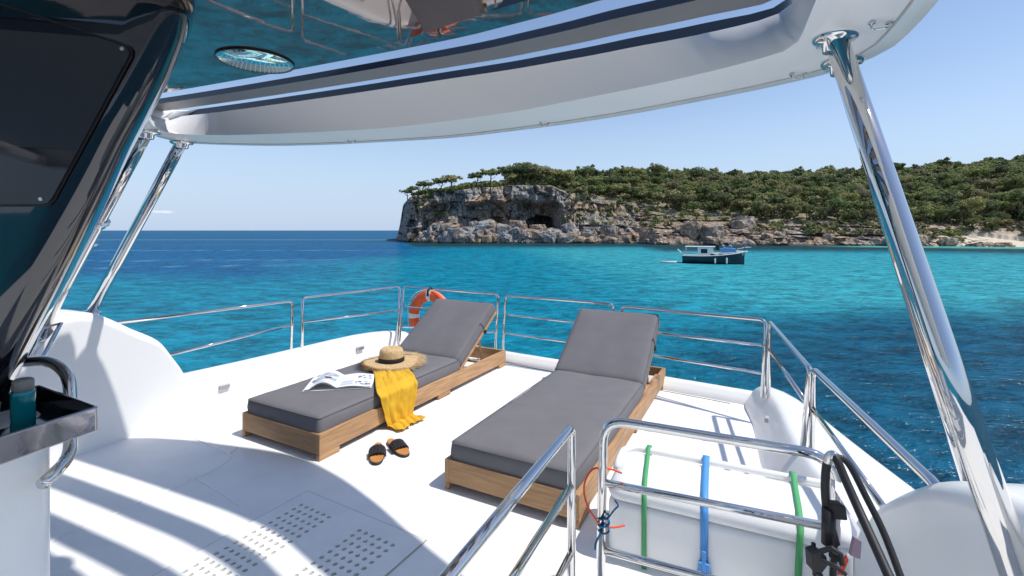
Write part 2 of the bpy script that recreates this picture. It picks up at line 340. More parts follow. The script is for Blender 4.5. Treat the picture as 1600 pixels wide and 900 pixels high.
# fairings that carry the roof posts
def on_plane(px, py, P, dirv):      # ray through a photo point meets the vertical plane through P along dirv
    n = Vector((dirv[1], -dirv[0], 0)); d_ = Vector(((px - 800) / F, 1, -(py - 360) / F)); t = Vector((P[0], P[1], 0)).dot(n) / d_.dot(n)
    return Vector((0, 0, H)) + d_ * t
dv = (math.sin(R(25.5)), math.cos(R(25.5)))
top = [(297, 600), (288, 578), (272, 556), (251, 532), (210, 514), (180, 500), (150, 490), (112, 490), (86, 503), (60, 545)]
def fairing(name, tp, P, dvv, out, zf, label, steps):
    topP = [on_plane(x, y, P, dvv) for x, y in tp]; topP = smoothpts(topP, 4)
    nrm = Vector(out).normalized(); rows = []
    last = topP[-1]; dirf = Vector((-dvv[0], -dvv[1], 0))
    for k in range(1, 5): topP.append(last + dirf * k * .2 + UP * (zf - last.z) * min(1, k / 2))
    for p in topP:
        b = Vector((p.x, p.y, 0)); hh = p.z; r_ = .06
        col = [b, b + UP * max(.02, hh * .5)]
        for q in range(0, 6):
            a = q / 5 * math.pi / 2; col.append(b + nrm * (r_ - r_ * math.cos(a)) + UP * (hh - r_ + r_ * math.sin(a)))
        for q in range(0, 6):
            a = q / 5 * math.pi / 2; col.append(b + nrm * (steps - r_ * 2 + r_ * 2 * math.sin(a)) + UP * (hh - r_ * 2 + r_ * 2 * math.cos(a)))
        col.append(b + nrm * (steps + .04) + UP * -.1)
        rows.append(col)
    mb = MB().grid(rows); n0 = len(rows[0])
    mb.f.append(tuple(range(n0))); mb.f.append(tuple(len(mb.v) - 1 - i for i in range(n0)))
    o = mb.obj(name, M['gel'], smooth=True); o.modifiers.new('ws', 'WEIGHTED_NORMAL')
    return struct(o, label)
fairing('port_fairing', top, (-2.445 + .01, 3.2), dv, (-.9, .43, 0), .70, 'tall white hump of the port side carrying the roof posts', .40)
top2 = [(1336, 840), (1352, 802), (1364, 786), (1391, 769), (1420, 757), (1440, 751), (1470, 750), (1510, 757), (1560, 775), (1640, 800)]
fairing('starboard_fairing', top2, (1.13, 1.5), (.10, 1.0), (1, -.1, 0), .62, 'rounded white hump of the starboard side under the big steel post', .33)

# deck beads and the drain cover
def bead(pts, r=.004, z=.0): return MB().tube(smoothpts([at(x, y, z) for x, y in pts], 4), r, 6)
b_ = bead([(250, 673), (265, 675), (295, 682), (330, 697), (350, 706), (360, 712), (357, 719), (335, 734), (305, 747), (282, 757), (237, 777), (207, 791), (145, 817), (100, 836)], .0045)
b_.tube([at(372, 699, 0), at(358, 709, 0)], .0035, 6)
b_.tube([at(305, 747, 0), at(340, 768, 0), at(375, 792, 0)], .003, 6)
b_.tube([at(100, 836, 0), at(-40, 900, 0)], .0045, 6)
struct(b_.obj('deck_bead', M['bead'], smooth=True))
# perforated cover
PA = at(480, 768, 0); cov = thing('drain_cover', 'flush white deck cover with two fields of small drain holes', 'deck cover', PA, -R(29.5))
GX = .40  # hole fields
def cover_mesh():
    mb = MB(); Wd, Ln, z1, z0 = .787, 1.30, .006, -.004
    xs = [0.004, .066, .306, .467, .707, Wd - .004]; cell = .04
    y_top = -.08
    def quad(x0, x1, y0, y1): mb.add([(x0, y0, z1), (x1, y0, z1), (x1, y1, z1), (x0, y1, z1)], [(0, 1, 2, 3)])
    nr = 28
    quad(xs[0], xs[-1], y_top, -.004); yb = y_top - nr * cell; quad(xs[0], xs[-1], -Ln, yb)
    quad(xs[0], xs[1], yb, y_top); quad(xs[2], xs[3], yb, y_top); quad(xs[4], xs[5], yb, y_top)
    holes = MB(); K = 12; rad = .0112
    for g in (xs[1], xs[3]):
        for i in range(6):
            for j in range(nr):
                cx = g + cell * (i + .5); cy = y_top - cell * (j + .5); hc = cell / 2
                ring = [(cx + rad * math.cos(2 * math.pi * k / K), cy + rad * math.sin(2 * math.pi * k / K), z1) for k in range(K)]
                sq = []
                for k in range(K):
                    a = 2 * math.pi * k / K; c_, s_ = math.cos(a), math.sin(a); t = hc / max(abs(c_), abs(s_)); sq.append((cx + c_ * t, cy + s_ * t, z1))
                # corners of the square come at 45 degrees: 12 points miss them, so push the nearest ones out
                for k in (1, 2, 4, 5, 7, 8, 10, 11):
                    x_, y_, _ = sq[k]
                mb.add(ring + sq, [(k, (k + 1) % K, (k + 1) % K + K, k + K) for k in range(K)])
                for (k, sx, sy) in ((1, 1, 1), (4, -1, 1), (7, -1, -1), (10, 1, -1)):
                    mb.add([sq[k], (cx + sx * hc, cy + sy * hc, z1), sq[k + 1]], [(0, 1, 2)])
                low = [(x, y, z0 + .0045) for x, y, _ in ring]
                mb.add(ring + low, [(k, (k + 1) % K, (k + 1) % K + K, k + K) for k in range(K)])
                holes.add(low, [tuple(range(K))])
    mb.add([(0.004, -.004, z1), (Wd - .004, -.004, z1), (Wd - .004, -.004, -.002), (.004, -.004, -.002)], [(0, 1, 2, 3)])
    mb.add([(Wd - .004, -.004, z1), (Wd - .004, -Ln, z1), (Wd - .004, -Ln, -.002), (Wd - .004, -.004, -.002)], [(0, 1, 2, 3)])
    mb.add([(.004, -.004, z1), (.004, -Ln, z1), (.004, -Ln, -.002), (.004, -.004, -.002)], [(0, 1, 2, 3)])
    return mb, holes
cm, hm = cover_mesh()
cm.obj('cover_panel', M['deck'], cov); hh = hm.obj('drain_holes', M['hole'], cov); hh['kind'] = 'stuff'
g_ = MB().box(-.006, .793, -1.306, .004, .0005, .0015); g_.obj('cover_gap', M['hole'], cov)
# small fittings in the bulwarks
def pad(px, py, z, name, label, cat, s=(.05, .012, .02), rz=0, Y=None):
    p = at(px, py, z) if Y is None else far(px, py, Y)
    t = thing(name, label, cat, p, rz)
    MB().box(-s[0] / 2, s[0] / 2, -s[1], s[1], -s[2] / 2, s[2] / 2).obj('cover', M['trim'], t, bevel=(.004, 2))
    MB().box(-s[0] * .36, s[0] * .36, -s[1] - .002, s[1] - .004, -s[2] * .3, s[2] * .3).obj('lens', M['chrome_b'], t)
    return t
PB = R(90) - R(31)
pad(351, 604, .14, 'courtesy_light', 'small rectangular light set in the port bulwark near the white hump', 'deck light', (.075, .012, .03), PB, Y=3.60)
pad(563, 544, .14, 'courtesy_light', 'small rectangular light set in the port bulwark behind the left lounger', 'deck light', (.085, .012, .035), PB, Y=4.73)
pad(341, 638, .0, 'deck_drain', 'small flat drain on the deck at the foot of the port bulwark', 'drain', (.06, .02, .006), -R(28))
pad(1198, 655, .11, 'courtesy_light', 'small oval light set in the starboard bulwark near the stern', 'deck light', (.05, .012, .03), PB + math.pi, Y=2.98)

# ================================================================ HARDTOP
ZR = H + .506; ZB = H + .52; ZI = H + .64
def roofpt(px, py, z):        # the hardtop is crowned: its starboard side hangs a little lower
    t = max(0, min(1, (px - 700) / 330.0)); t = t * t * (3 - 2 * t); return at(px, py, H + (z - H) * (1 - .085 * t))
def resample(P, n):
    P = [Vector(p) for p in P]; L = [0]
    for a, b in zip(P, P[1:]): L.append(L[-1] + (b - a).length)
    out = []
    for k in range(n):
        s = L[-1] * k / (n - 1); i = max(0, min(len(P) - 2, int(np.searchsorted(L, s)) - 1)); t = (s - L[i]) / (L[i + 1] - L[i]); out.append(P[i].lerp(P[i + 1], t))
    return out
def closed_loop(ptsA, z, sideA, sideB):    # visible arc plus straight sides running forward
    arc = resample(smoothpts(ptsA, 6), 60)
    L = resample([sideA, arc[0]], 8)[:-1]; Rr = resample([arc[-1], sideB], 8)[1:]
    fr = resample([sideB, sideA], 6)[1:-1]
    return L + arc + Rr + fr
FW = -AFT * 3.4
outer_px = [(205, 186), (222, 203), (240, 212), (270, 220), (300, 224.5), (420, 228), (520, 226), (560, 224), (700, 216), (800, 205), (900, 192), (1000, 176), (1100, 157), (1200, 137), (1290, 116), (1343, 99), (1380, 82), (1400, 70), (1430, 42), (1467, 0), (1500, -50)]
bnd_px = [(232, 186), (240, 197), (258, 206), (285, 209.5), (340, 211), (400, 210), (500, 206), (600, 200), (700, 189), (800, 175), (875, 161), (950, 146), (1025, 131), (1100, 114), (1160, 99), (1200, 88), (1225, 80), (1247, 65), (1262, 32), (1275, 0), (1300, -60)]
inn_px = [(228, 170), (235, 177), (250, 181), (275, 182), (300, 180), (400, 167), (500, 153), (575, 142), (700, 123), (800, 108), (860, 97.5), (925, 86), (990, 73), (1050, 62), (1120, 48), (1170, 39), (1200, 32), (1225, 21), (1236, 8), (1242, -10), (1262, -60)]
def sides(px, z): a = roofpt(*px[0], z); b = roofpt(*px[-1], z); return a, b
loops = []
for px, z in ((outer_px, ZR), (bnd_px, ZB), (inn_px, ZI)):
    pts = [roofpt(x, y, z) for x, y in px]; loops.append(closed_loop(pts, z, pts[0] + FW * 1.3, pts[-1] + FW))
roof = thing('hardtop_roof', 'white hardtop over the deck with dark open louvres and a curved aft rim', 'roof', (0, 0, ZR))
RO = Vector((0, 0, ZR))
def rel(P): return [Vector(p) - RO for p in P]
outer, bnd, inn = loops
outT = [p + UP * .10 - (p - Vector((-1, 0, 0))).normalized() * .05 for p in outer]; innT = [p + UP * .03 for p in inn]
outM = [p + UP * .03 + (Vector((p.x + 1, p.y, 0))).normalized() * .012 for p in outer]
mid = [a.lerp(b, .30) + UP * -.004 for a, b in zip(outer, bnd)]
MB().grid([rel(bnd), rel([a.lerp(b, .94) for a, b in zip(outer, bnd)]), rel(mid), rel(outer), rel(outM), rel(outT), rel([a.lerp(b, .5) + UP * .03 for a, b in zip(outT, innT)]), rel(innT)], close_u=True).obj('roof_frame', M['gel'], roof, smooth=True)
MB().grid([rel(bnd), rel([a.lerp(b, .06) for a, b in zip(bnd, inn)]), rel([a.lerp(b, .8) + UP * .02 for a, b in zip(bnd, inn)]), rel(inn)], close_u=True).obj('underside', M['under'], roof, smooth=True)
MB().grid([rel([p - UP * .001 for p in inn]), rel(innT)], close_u=True).obj('opening_edge', M['navy'], roof, smooth=True)
gr = MB().tube(rel([a.lerp(b, .22) - UP * .003 for a, b in zip(outer, bnd)][8:66]), .0035, 6); gr.obj('rim_groove', M['trim'], roof, smooth=True)
arc = smoothpts([roofpt(x, y, ZI) for x, y in inn_px[2:-3]], 5)
arc = resample(arc, 50)
def slat(d0, d1, name, m, z=0, l_ext=0):
    A = [p - AFT * d0 + UP * z for p in arc]; B = [p - AFT * d1 + UP * z for p in arc]
    # lengthen both ends into the side walls of the opening
    A = [A[0] - STB * .10] + A + [A[-1] + STB * .10]; B = [B[0] - STB * .10] + B + [B[-1] + STB * .10]
    T_ = [p + UP * .026 for p in A]; U_ = [p + UP * .026 for p in B]
    o = new_obj(name, rel(A) + rel(B) + rel(T_) + rel(U_), [], m, roof)
    n = len(A); f = []; mi = []
    for i in range(n - 1):
        f += [(i, i + 1, n + i + 1, n + i), (2 * n + i, 3 * n + i, 3 * n + i + 1, 2 * n + i + 1), (i, 2 * n + i, 2 * n + i + 1, i + 1), (n + i, n + i + 1, 3 * n + i + 1, 3 * n + i)]; mi += [0, 0, 1, 1]
    me = bpy.data.meshes.new(name); me.from_pydata([tuple(v) for v in rel(A) + rel(B) + rel(T_) + rel(U_)], [], f)
    me.materials.append(m); me.materials.append(M['navy']); me.polygons.foreach_set('material_index', mi); me.update(); o.data = me
    return o
slat(.118, .226, 'slat', M['slat']); slat(.346, .452, 'slat', M['mirror'])
for k in range(2, 9): slat(.118 + .228 * k, .226 + .228 * k, 'slat', M['slat'])
# mirror panel under the forward louvres
pz = H + .575
pan = [(205, 150), (240, 142), (400, 117), (600, 70), (740, 26), (768, 15), (780, 8), (788, -4), (790, -30)]
pp = [at(x, y, pz) for x, y in pan]; pp = [pp[0]] + smoothpts(pp[1:], 5)
poly = pp + [pp[-1] + FW * .12, pp[0] + FW * .35 - STB * .1]
MB().prism(rel([pp[-1] + FW * .122 + STB * .9, pp[-1] + FW * .95 + STB * .9, pp[0] + FW * 1.05 - STB * .1, pp[0] + FW * .352 - STB * .1]), (0, 0, .03)).obj('added_liner', M['under'], roof)  # unseen ceiling sheet, added to give the black pylon panel a grey reflection
MB().prism(rel(poly), (0, 0, .03)).obj('mirror_panel', M['mirror'], roof)
for px, py in ((549, 220), (851, 192), (1247, 116), (1376, 36), (300, 222)):
    p = roofpt(px, py, ZR - .003) - RO
    mb = MB().tube(fillet([p + STB * -.018, p + STB * -.014 - UP * .012, p + STB * .014 - UP * .012, p + STB * .018], .008, 3), .0022, 6)
    mb.box(-.024, -.014, -.006, .006, -.002, .002, Matrix.Translation(p)); mb.box(.014, .024, -.006, .006, -.002, .002, Matrix.Translation(p))
    mb.obj('lashing_eye', M['chrome'], roof)
# shower head
sp = roofpt(400, 95, pz) - UP * .004
sh = thing('shower_head', 'round perforated steel shower head set in the dark mirror ceiling panel', 'shower head', sp)
MB().lathe([(.119, .004), (.120, .000), (.118, -.002), (.116, -.001)], 48).obj('rim', M['rubber'], sh, smooth=True)
MB().lathe([(.116, .0), (.116, -.0018), (.001, -.0018)], 48).obj('plate', M['shower'], sh, smooth=True)
nm = MB()
for k in range(1, 8):
    for j in range(6 * k):
        a = 2 * math.pi * j / (6 * k); r_ = .0145 * k; nm.lathe([(.0022, -.001), (.0018, -.0028), (.001, -.003)], 6, Matrix.Translation((r_ * math.cos(a), r_ * math.sin(a), 0)))
q = nm.obj('nozzles', M['whitebuoy'], sh); q['kind'] = 'stuff'

# roof posts
def post(T, B, r, label, collar=None, plates=True):
    T = Vector(T); B = Vector(B); t = thing('roof_post', label, 'post', B, 0, 'polished posts of the hardtop'); d_ = T - B
    MB().tube([Vector((0, 0, 0)), d_ * .33, d_ * .66, d_], r, 40).obj('tube', M['chrome'], t, smooth=True)
    z = d_.normalized()
    Tm = Matrix.Translation(d_)
    MB().lathe([(r * 1.95, .012), (r * 1.98, -.004), (r * 1.8, -.010), (r * 1.15, -.014), (r * 1.06, -.035)], 36, Tm).obj('flange', M['chrome'], t, smooth=True)
    if plates: MB().lathe([(r * 1.9, -.01), (r * 1.9, .006), (r * 1.1, .02)], 32).obj('base_plate', M['chrome'], t, smooth=True)
    for k in range(4):
        a = k * math.pi / 2 + .5; MB().lathe([(.006, -.010), (.006, -.014), (.003, -.016)], 10, Tm @ Matrix.Translation((r * 1.55 * math.cos(a), r * 1.55 * math.sin(a), 0))).obj('bolt', M['chrome_b'], t)
    if collar:
        p = d_ * collar; MB().tube([p - z * .03, p - z * .026, p - z * .002, p], [r * 1.1, r * 1.25, r * 1.25, r * 1.5], 24).tube([p, p + z * .012], r * 1.55, 24).obj('collar', M['chrome'], t, smooth=True)
    return t
def extend(A, B, k): return Vector(A) + (Vector(B) - Vector(A)) * k
T1 = roofpt(1305, 58, H + .515); B1 = extend(T1, far(1506, 650, .86), 1.30)
post(T1, B1, .0248, 'thick polished steel post slanting down the right of the view', plates=False)
T2 = roofpt(1316, 96, ZR); B2 = far(1532, 790, 1.28)
post(T2, B2, .026, 'polished steel post hidden just behind the thick right hand one', plates=False)
T3 = at(284, 222, ZR); B3 = far(141, 490, 3.07)
post(T3, B3, .030, 'polished steel post on the port hump, the one standing clear against the sea')
T4 = at(228, 206, ZR); B4 = far(62, 520, 2.75)
post(T4, B4, .032, 'polished steel post with a collar beside the black pylon', collar=.585)

# ================================================================ GUARD RAILS
def rail(label, top, posts, mids, r=.0125, rf=.05, group='steel guard rails round the deck', socks=True):
    org = Vector(posts[0][1]) if posts else Vector(top[0]); t = thing('guard_rail', label, 'railing', org, 0, group)
    rl = lambda P: [Vector(p) - org for p in P]
    MB().tube(rl(fillet(top, rf, 7)), r, 16).obj('top_rail', M['chrome'], t, smooth=True)
    for a, b in posts: 
        MB().tube(rl([a, b]), r, 14).obj('post', M['chrome'], t, smooth=True)
        if socks:
            b2 = Vector(b) - org; MB().lathe([(r * 1.5, 0), (r * 1.5, .03), (r * 1.1, .034)], 14, Matrix.Translation(b2)).obj('socket', M['chrome_b'], t, smooth=True)
    for a, b in mids: MB().tube(rl([a, b]), r * .82, 12).obj('mid_rail', M['chrome'], t, smooth=True)
    return t
zt = .70
def L(a, b, t): return Vector(a).lerp(Vector(b), t)
# A: port side, forward
a1 = far(60, 515, 2.9); a2 = at(457, 470, .714); ab = at(455, 546, .285); mA = at(276, 551, .50)
rail('port side guard rail section ending behind the white hump', [at(170, 506, .73), a2, ab], [], [(L(ab, a2, .50), at(230, 563, .47))], group='steel guard rails round the deck')
b0 = at(472, 543, .285); b1 = at(473, 465, .72); b2 = at(625, 448, .72); b3 = at(621, 533, .19)
rail('port side guard rail section ending at the stern corner', [b0, b1, b2, b3], [], [(L(b0, b1, .50), L(b3, b2, .55))])
c0 = at(624, 534, .17); c1 = at(631, 448, .70); c2 = at(779, 460, .69); c3 = at(774, 548, .095)
rail('stern guard rail section that holds the orange lifebuoy', [c0, c1, c2, c3], [], [(L(c0, c1, .62), L(c3, c2, .66)), (L(c0, c1, .26), L(c3, c2, .33))])
d0 = at(786, 549, .095); d1 = at(790, 462, .68); d2 = at(958, 475, .68); d3 = at(953, 578, .09)
rail('stern guard rail section between the two loungers', [d0, d1, d2, d3], [], [(L(d0, d1, .66), L(d3, d2, .66)), (L(d0, d1, .33), L(d3, d2, .33))])
e0 = at(971, 580, .09); e1 = at(972, 479, .68); e2 = at(1197, 500, .70); e3 = at(1191, 621, .18)
rail('stern guard rail section behind the right lounger', [e0, e1, e2, e3], [], [(L(e0, e1, .66), L(e3, e2, .66)), (L(e0, e1, .33), L(e3, e2, .30))], r=.013)
f0 = e3 + Vector((.03, -.02, 0)); f1 = at(1203, 503, .70); f2 = at(1266, 577, .66); f3 = at(1255, 697, .235)
rail('short starboard guard rail section next to the stern corner', [f0, f1, f2, f3], [], [(L(f0, f1, .64), L(f3, f2, .56))], r=.0145, rf=.035)
g0 = at(1268, 699, .235); g1 = at(1272, 577, .66); g2 = at(1460, 755, .645)
rail('starboard guard rail section running down into the white hump', [g0, g1, g2, extend(g1, g2, 1.06) - UP * .02], [], [(L(g0, g1, .50), at(1380, 792, .42))], r=.0155, rf=.04)
# near rails round the stairwell
zn = .65
h1 = at(893, 668, zn); h0 = Vector((h1.x, h1.y, 0)); h2 = at(640, 975, zn)
ax = (h2 - h1).normalized()
t = rail('near steel rail slanting from the bottom edge up to its corner post', [h0, h1, h1 + ax * 1.5], [], [(Vector((h1.x, h1.y, .445)), Vector((h1.x, h1.y, .445)) + ax * 1.5), (Vector((h1.x, h1.y, .21)), Vector((h1.x, h1.y, .21)) + ax * 1.5)], r=.0155, rf=.035, group='steel rails round the stairwell')
i1 = at(943, 655, zn); i0 = Vector((i1.x - .012, i1.y, 0)); i2 = at(1305, 714, zn); i3 = i2 - AFT * .5
def atz(P, z): return Vector((P.x, P.y, z))
rail('near steel rail in front of the white strapped box', [i0, i1, i2, atz(i2, 0)], [], [(atz(i1, .415), atz(i2, .43)), (atz(i1, .165), atz(i2, .17))], r=.0165, rf=.085, group='steel rails round the stairwell')

# ================================================================ LOUNGERS
LW, LL = .74, 2.24
def cushion(lx, ly, lz, r, nx=26, ny=60, nz_=6, seed=0, puff=.008):
    # rounded, slightly puffed box, origin at centre of base
    vs_, fs_ = {}, []; out = []
    def V_(i, j, k):
        key = (i, j, k)
        if key not in vs_:
            x = (i / nx - .5) * lx; y = (j / ny - .5) * ly; z = k / nz_ * lz
            cx = max(-lx / 2 + r, min(lx / 2 - r, x)); cy = max(-ly / 2 + r, min(ly / 2 - r, y)); cz = max(r, min(lz - r, z))
            d_ = Vector((x - cx, y - cy, z - cz))
            if d_.length > 1e-6: d_ = d_.normalized() * min(r, d_.length * 1.0 if d_.length < r else r)
            p = Vector((cx, cy, cz)) + d_
            e = min(1, (lx / 2 - abs(x)) / .12) * min(1, (ly / 2 - abs(y)) / .12)
            if k == nz_: p.z += puff * e + .008 * noise.noise(Vector((x * 4, y * 2.5, seed))) - .004 * abs(noise.noise(Vector((x * 6 + y * 2, y * 5 - x * 3, seed + 2)))) + .0035 * noise.noise(Vector((x * 3, y * 22, seed + 4))) * (1 - e * .6)
            if 0 < k < nz_:
                bulge = math.sin(k / nz_ * math.pi) * .006
                if i in (0, nx): p.x += math.copysign(bulge, x) + .003 * noise.noise(Vector((y * 9, z * 20, seed)))
                if j in (0, ny): p.y += math.copysign(bulge, y) + .003 * noise.noise(Vector((x * 9, z * 20, seed)))
            vs_[key] = len(out); out.append(p)
        return vs_[key]
    for i in range(nx):
        for j in range(ny):
            fs_.append((V_(i, j, 0), V_(i, j + 1, 0), V_(i + 1, j + 1, 0), V_(i + 1, j, 0))); fs_.append((V_(i, j, nz_), V_(i + 1, j, nz_), V_(i + 1, j + 1, nz_), V_(i, j + 1, nz_)))
    for k in range(nz_):
        for i in range(nx):
            fs_.append((V_(i, 0, k), V_(i + 1, 0, k), V_(i + 1, 0, k + 1), V_(i, 0, k + 1))); fs_.append((V_(i, ny, k), V_(i, ny, k + 1), V_(i + 1, ny, k + 1), V_(i + 1, ny, k)))
        for j in range(ny):
            fs_.append((V_(0, j, k), V_(0, j, k + 1), V_(0, j + 1, k + 1), V_(0, j + 1, k))); fs_.append((V_(nx, j, k), V_(nx, j + 1, k), V_(nx, j + 1, k + 1), V_(nx, j, k + 1)))
    return out, fs_
def rrect(lx, ly, r, z, n=6):
    P = []
    for cx, cy, a0 in ((lx / 2 - r, ly / 2 - r, 0), (-lx / 2 + r, ly / 2 - r, 90), (-lx / 2 + r, -ly / 2 + r, 180), (lx / 2 - r, -ly / 2 + r, 270)):
        for k in range(n + 1): a = R(a0 + 90 * k / n); P.append(Vector((cx + r * math.cos(a), cy + r * math.sin(a), z)))
    return P
def lounger(N, rz, label, seed):
    t = thing('sun_lounger', label, 'sun lounger', N, rz, 'teak sun loungers on the deck')
    th = .028; zb, zt_ = .038, .155; bv = (.003, 2)
    # boards
    MB().box(-LW + th, -th, 0, th, zb, zt_).obj('front_board', M['wood_c'], t, bevel=bv)
    MB().box(-LW + th, -th, LL - th, LL, zb, zt_).obj('rear_board', M['wood_c'], t, bevel=bv)
    for x0 in (-th, -LW):
        MB().box(x0, x0 + th, 0, .47, zb, zt_).obj('side_board', M['wood_l'], t, bevel=bv)
        dx = -.004 if x0 > -.5 else .004
        MB().box(x0 + dx, x0 + th + dx, .472, LL, zb, zt_ - .001).obj('side_board', M['wood_l'], t, bevel=bv)
        for y0, y1 in ((0, .15), (1.14, 1.30), (LL - .13, LL)):
            MB().box(x0 + (dx if y0 else 0), x0 + th + (dx if y0 else 0), y0 + .0005, y1, 0, zb - .001).obj('foot', M['wood_l'], t, bevel=(.002, 1))
    for k in range(14):
        y0 = .06 + k * .105; MB().box(-LW + th, -th, y0, y0 + .07, .105, .121).obj('base_slat', M['wood_c'], t)
    for x0 in (-.085, -LW + .05): MB().box(x0, x0 + .035, 1.52, LL - th, .06, .10).obj('bearer', M['wood_l'], t)
    # seat mattress
    SL = 1.455
    v, f = cushion(LW - .055, SL, .128, .022, seed=seed); o = new_obj('mattress', [p + Vector((-LW / 2, SL / 2 + .018, .122)) for p in v], f, M['fabric'], t, True)
    for z in (.122 + .020, .122 + .116):
        MB().tube([p + Vector((-LW / 2, SL / 2 + .018, 0)) for p in rrect(LW - .052, SL + .003, .022, z)], .0032, 6, closed=True).obj('piping', M['piping'], o, smooth=True)
    # backrest: board hinged at y = 1.49
    al = R(33.5); BL = .735
    Tm = Matrix.Translation((-LW / 2, 1.495, .135)) @ Matrix.Rotation(al, 4, 'X')
    for x0 in (-LW / 2 + .032, LW / 2 - .062):
        o2 = MB().box(x0, x0 + .03, 0, BL, -.0, .028, Tm).obj('backrest_rail', M['wood_l'], t, bevel=bv)
    for k in range(7):
        y0 = .03 + k * .10; MB().box(-LW / 2 + .063, LW / 2 - .063, y0, y0 + .065, .005, .022, Tm).obj('backrest_slat', M['wood_c'], t)
    v, f = cushion(LW - .055, BL - .005, .108, .024, ny=30, seed=seed + 9); T2_ = Tm @ Matrix.Translation((0, BL / 2 + .006, .029))
    o = new_obj('backrest_cushion', [T2_ @ p for p in v], f, M['fabric'], t, True)
    for z in (.020, .092): MB().tube([T2_ @ p for p in rrect(LW - .052, BL - .002, .022, z)], .0032, 6, closed=True).obj('piping', M['piping'], o, smooth=True)
    # props
    p1 = Tm @ Vector((LW / 2 - .09, .46, 0)); p2 = Vector((p1.x, LL - .42, .10))
    for sx in (1, -1):
        a = Vector((-LW / 2 + sx * (LW / 2 - .10), 1.495 + .46 * math.cos(al), .135 + .46 * math.sin(al))); b = Vector((a.x, LL - .30, .085))
        MB().tube([a, b], .013, 4).obj('prop', M['wood_l'], t)
    MB().tube([(-.62, LL - .30, .09), (-.12, LL - .30, .09)], .012, 8).obj('prop_bar', M['wood_c'], t)
    # tie strap on the outer side
    q = [Tm @ Vector((LW / 2 - .026, .47, z)) for z in (-.01, .03, .08, .13)]
    q[2] += Vector((.006, -.01, 0)); q[3] += Vector((.0, -.03, 0))
    MB().tube(q, .004, 6, r2=.002).obj('tie_strap', M['rubber'], t)
    MB().box(LW / 2 - .036, LW / 2 - .018, .455, .485, -.004, .02, Tm).obj('tie_buckle', M['rubber'], t)
    return t
N1 = at(499, 722, 0); N2 = at(905, 828, 0)
lounger(N1, -R(28.4), 'teak sun lounger with grey mattress, carrying hat, towel and magazine', 1)
lounger(N2, -R(27.6), 'empty teak sun lounger with grey mattress, the right hand one', 5)
LT = Matrix.Translation(N1) @ Matrix.Rotation(-R(28.4), 4, 'Z')   # local frame of the left lounger
ZM = .258
# ---- straw hat
hp = LT @ Vector((-.395, 1.03, ZM + .018))
hat = thing('straw_hat', 'straw sun hat with frayed brim and black ribbon on the yellow towel', 'hat', hp, .3)
rows = []
for k in range(9):
    r_ = .085 + (.235 - .085) * k / 8; row = []
    for j in range(64):
        a = 2 * math.pi * j / 64; row.append((r_ * math.cos(a), r_ * math.sin(a), .012 + .007 * (k / 8) * math.sin(2 * a + .6) + .004 * math.sin(5 * a) * k / 8 - .002 * k / 8))
    rows.append(row)
rows2 = [[(x, y, z - .005) for x, y, z in r_] for r_ in rows[::-1]]
MB().grid(rows + rows2, close_u=True, close_v=True).obj('brim', M['straw'], hat, smooth=True)
MB().lathe([(.100, .010), (.099, .05), (.095, .088), (.089, .106), (.074, .119), (.050, .121), (.02, .114), (.004, .113)], 40).obj('crown', M['straw'], hat, smooth=True)
MB().lathe([(.1005, .014), (.1035, .016), (.1025, .046), (.0995, .048)], 40).obj('ribbon', M['ribbon'], hat, smooth=True)
fr = MB(); rr_ = random.Random(3)
for k in range(1500):
    a = rr_.random() * 6.283; r0 = .205 + rr_.random() * .03; ln_ = .02 + rr_.random() * .05; da = (rr_.random() - .5) * .22
    zz = .010 + .007 * math.sin(2 * a + .6); p0 = Vector((r0 * math.cos(a), r0 * math.sin(a), zz + .003)); r1 = r0 + ln_
    p1 = Vector((r1 * math.cos(a + da), r1 * math.sin(a + da), zz + (rr_.random() - .55) * .030)); s_ = Vector((-math.sin(a), math.cos(a), .3)) * .0013
    fr.add([p0 - s_, p0 + s_, p1 + s_ * .5, p1 - s_ * .5], [(0, 1, 2, 3)])
q = fr.obj('frayed_straw', M['straw'], hat); q['kind'] = 'stuff'
# ---- yellow towel draped over the side
def towel():
    nu, nv = 60, 110; rows = []
    for j in range(nv + 1):
        v = j / nv; row = []
        for i in range(nu + 1):
            u = i / nu
            path = v * (.50 + .30)                 # travelled length: .42 on top, the rest down the side
            topL = .42
            s0 = .47 + .36 * (1 - min(1, path / topL)); s1 = .84 + .34 * (1 - min(1, path / topL))
            down = max(0, path - topL)
            s0 += .18 * min(.25, down); s1 += -.26 * min(.22, down) + .06 * max(0, down - .24) 
            s = s0 + (s1 - s0) * u
            uu = u + .10 * noise.noise(Vector((u * 3, v * 3.5, 7))); wr = .012 * math.sin(uu * 9 + v * 2.5) + .004 * math.sin(uu * 24 - v * 4 + 1) + .016 * noise.noise(Vector((u * 4, v * 4, 2))) + .005 * noise.noise(Vector((u * 13, v * 14, 2)))
            if path < topL:
                x = -topL + path; fall = sst(topL - .04, topL, np.array(path)) ; z = ZM + .012 + abs(wr) * .55 * (1 - .5 * float(fall)) ; xx = x
            else:
                xx = .018 + abs(wr) * 1.3 + .03 * max(0, down - .17) * (1 + math.sin(u * 9)); z = ZM + .004 - down
                rnd = min(1, down / .03); xx = xx * rnd; 
                if z < .012: xx += (.012 - z) * .9; z = .012 + .012 * abs(math.sin(u * 14 + v * 20))
            row.append(LT @ Vector((xx, s + .012 * math.sin(v * 9 + u * 2), z)))
        rows.append(row)
    mb = MB().grid(rows); o = mb.obj('beach_towel', M['towel'], smooth=True)
    sd = o.modifiers.new('thick', 'SOLIDIFY'); sd.thickness = .006; sd.offset = 1
    sb = o.modifiers.new('sub', 'SUBSURF'); sb.levels = 1; sb.render_levels = 1
    return tag(o, 'mustard yellow towel draped over the side of the left lounger', 'towel')
towel()
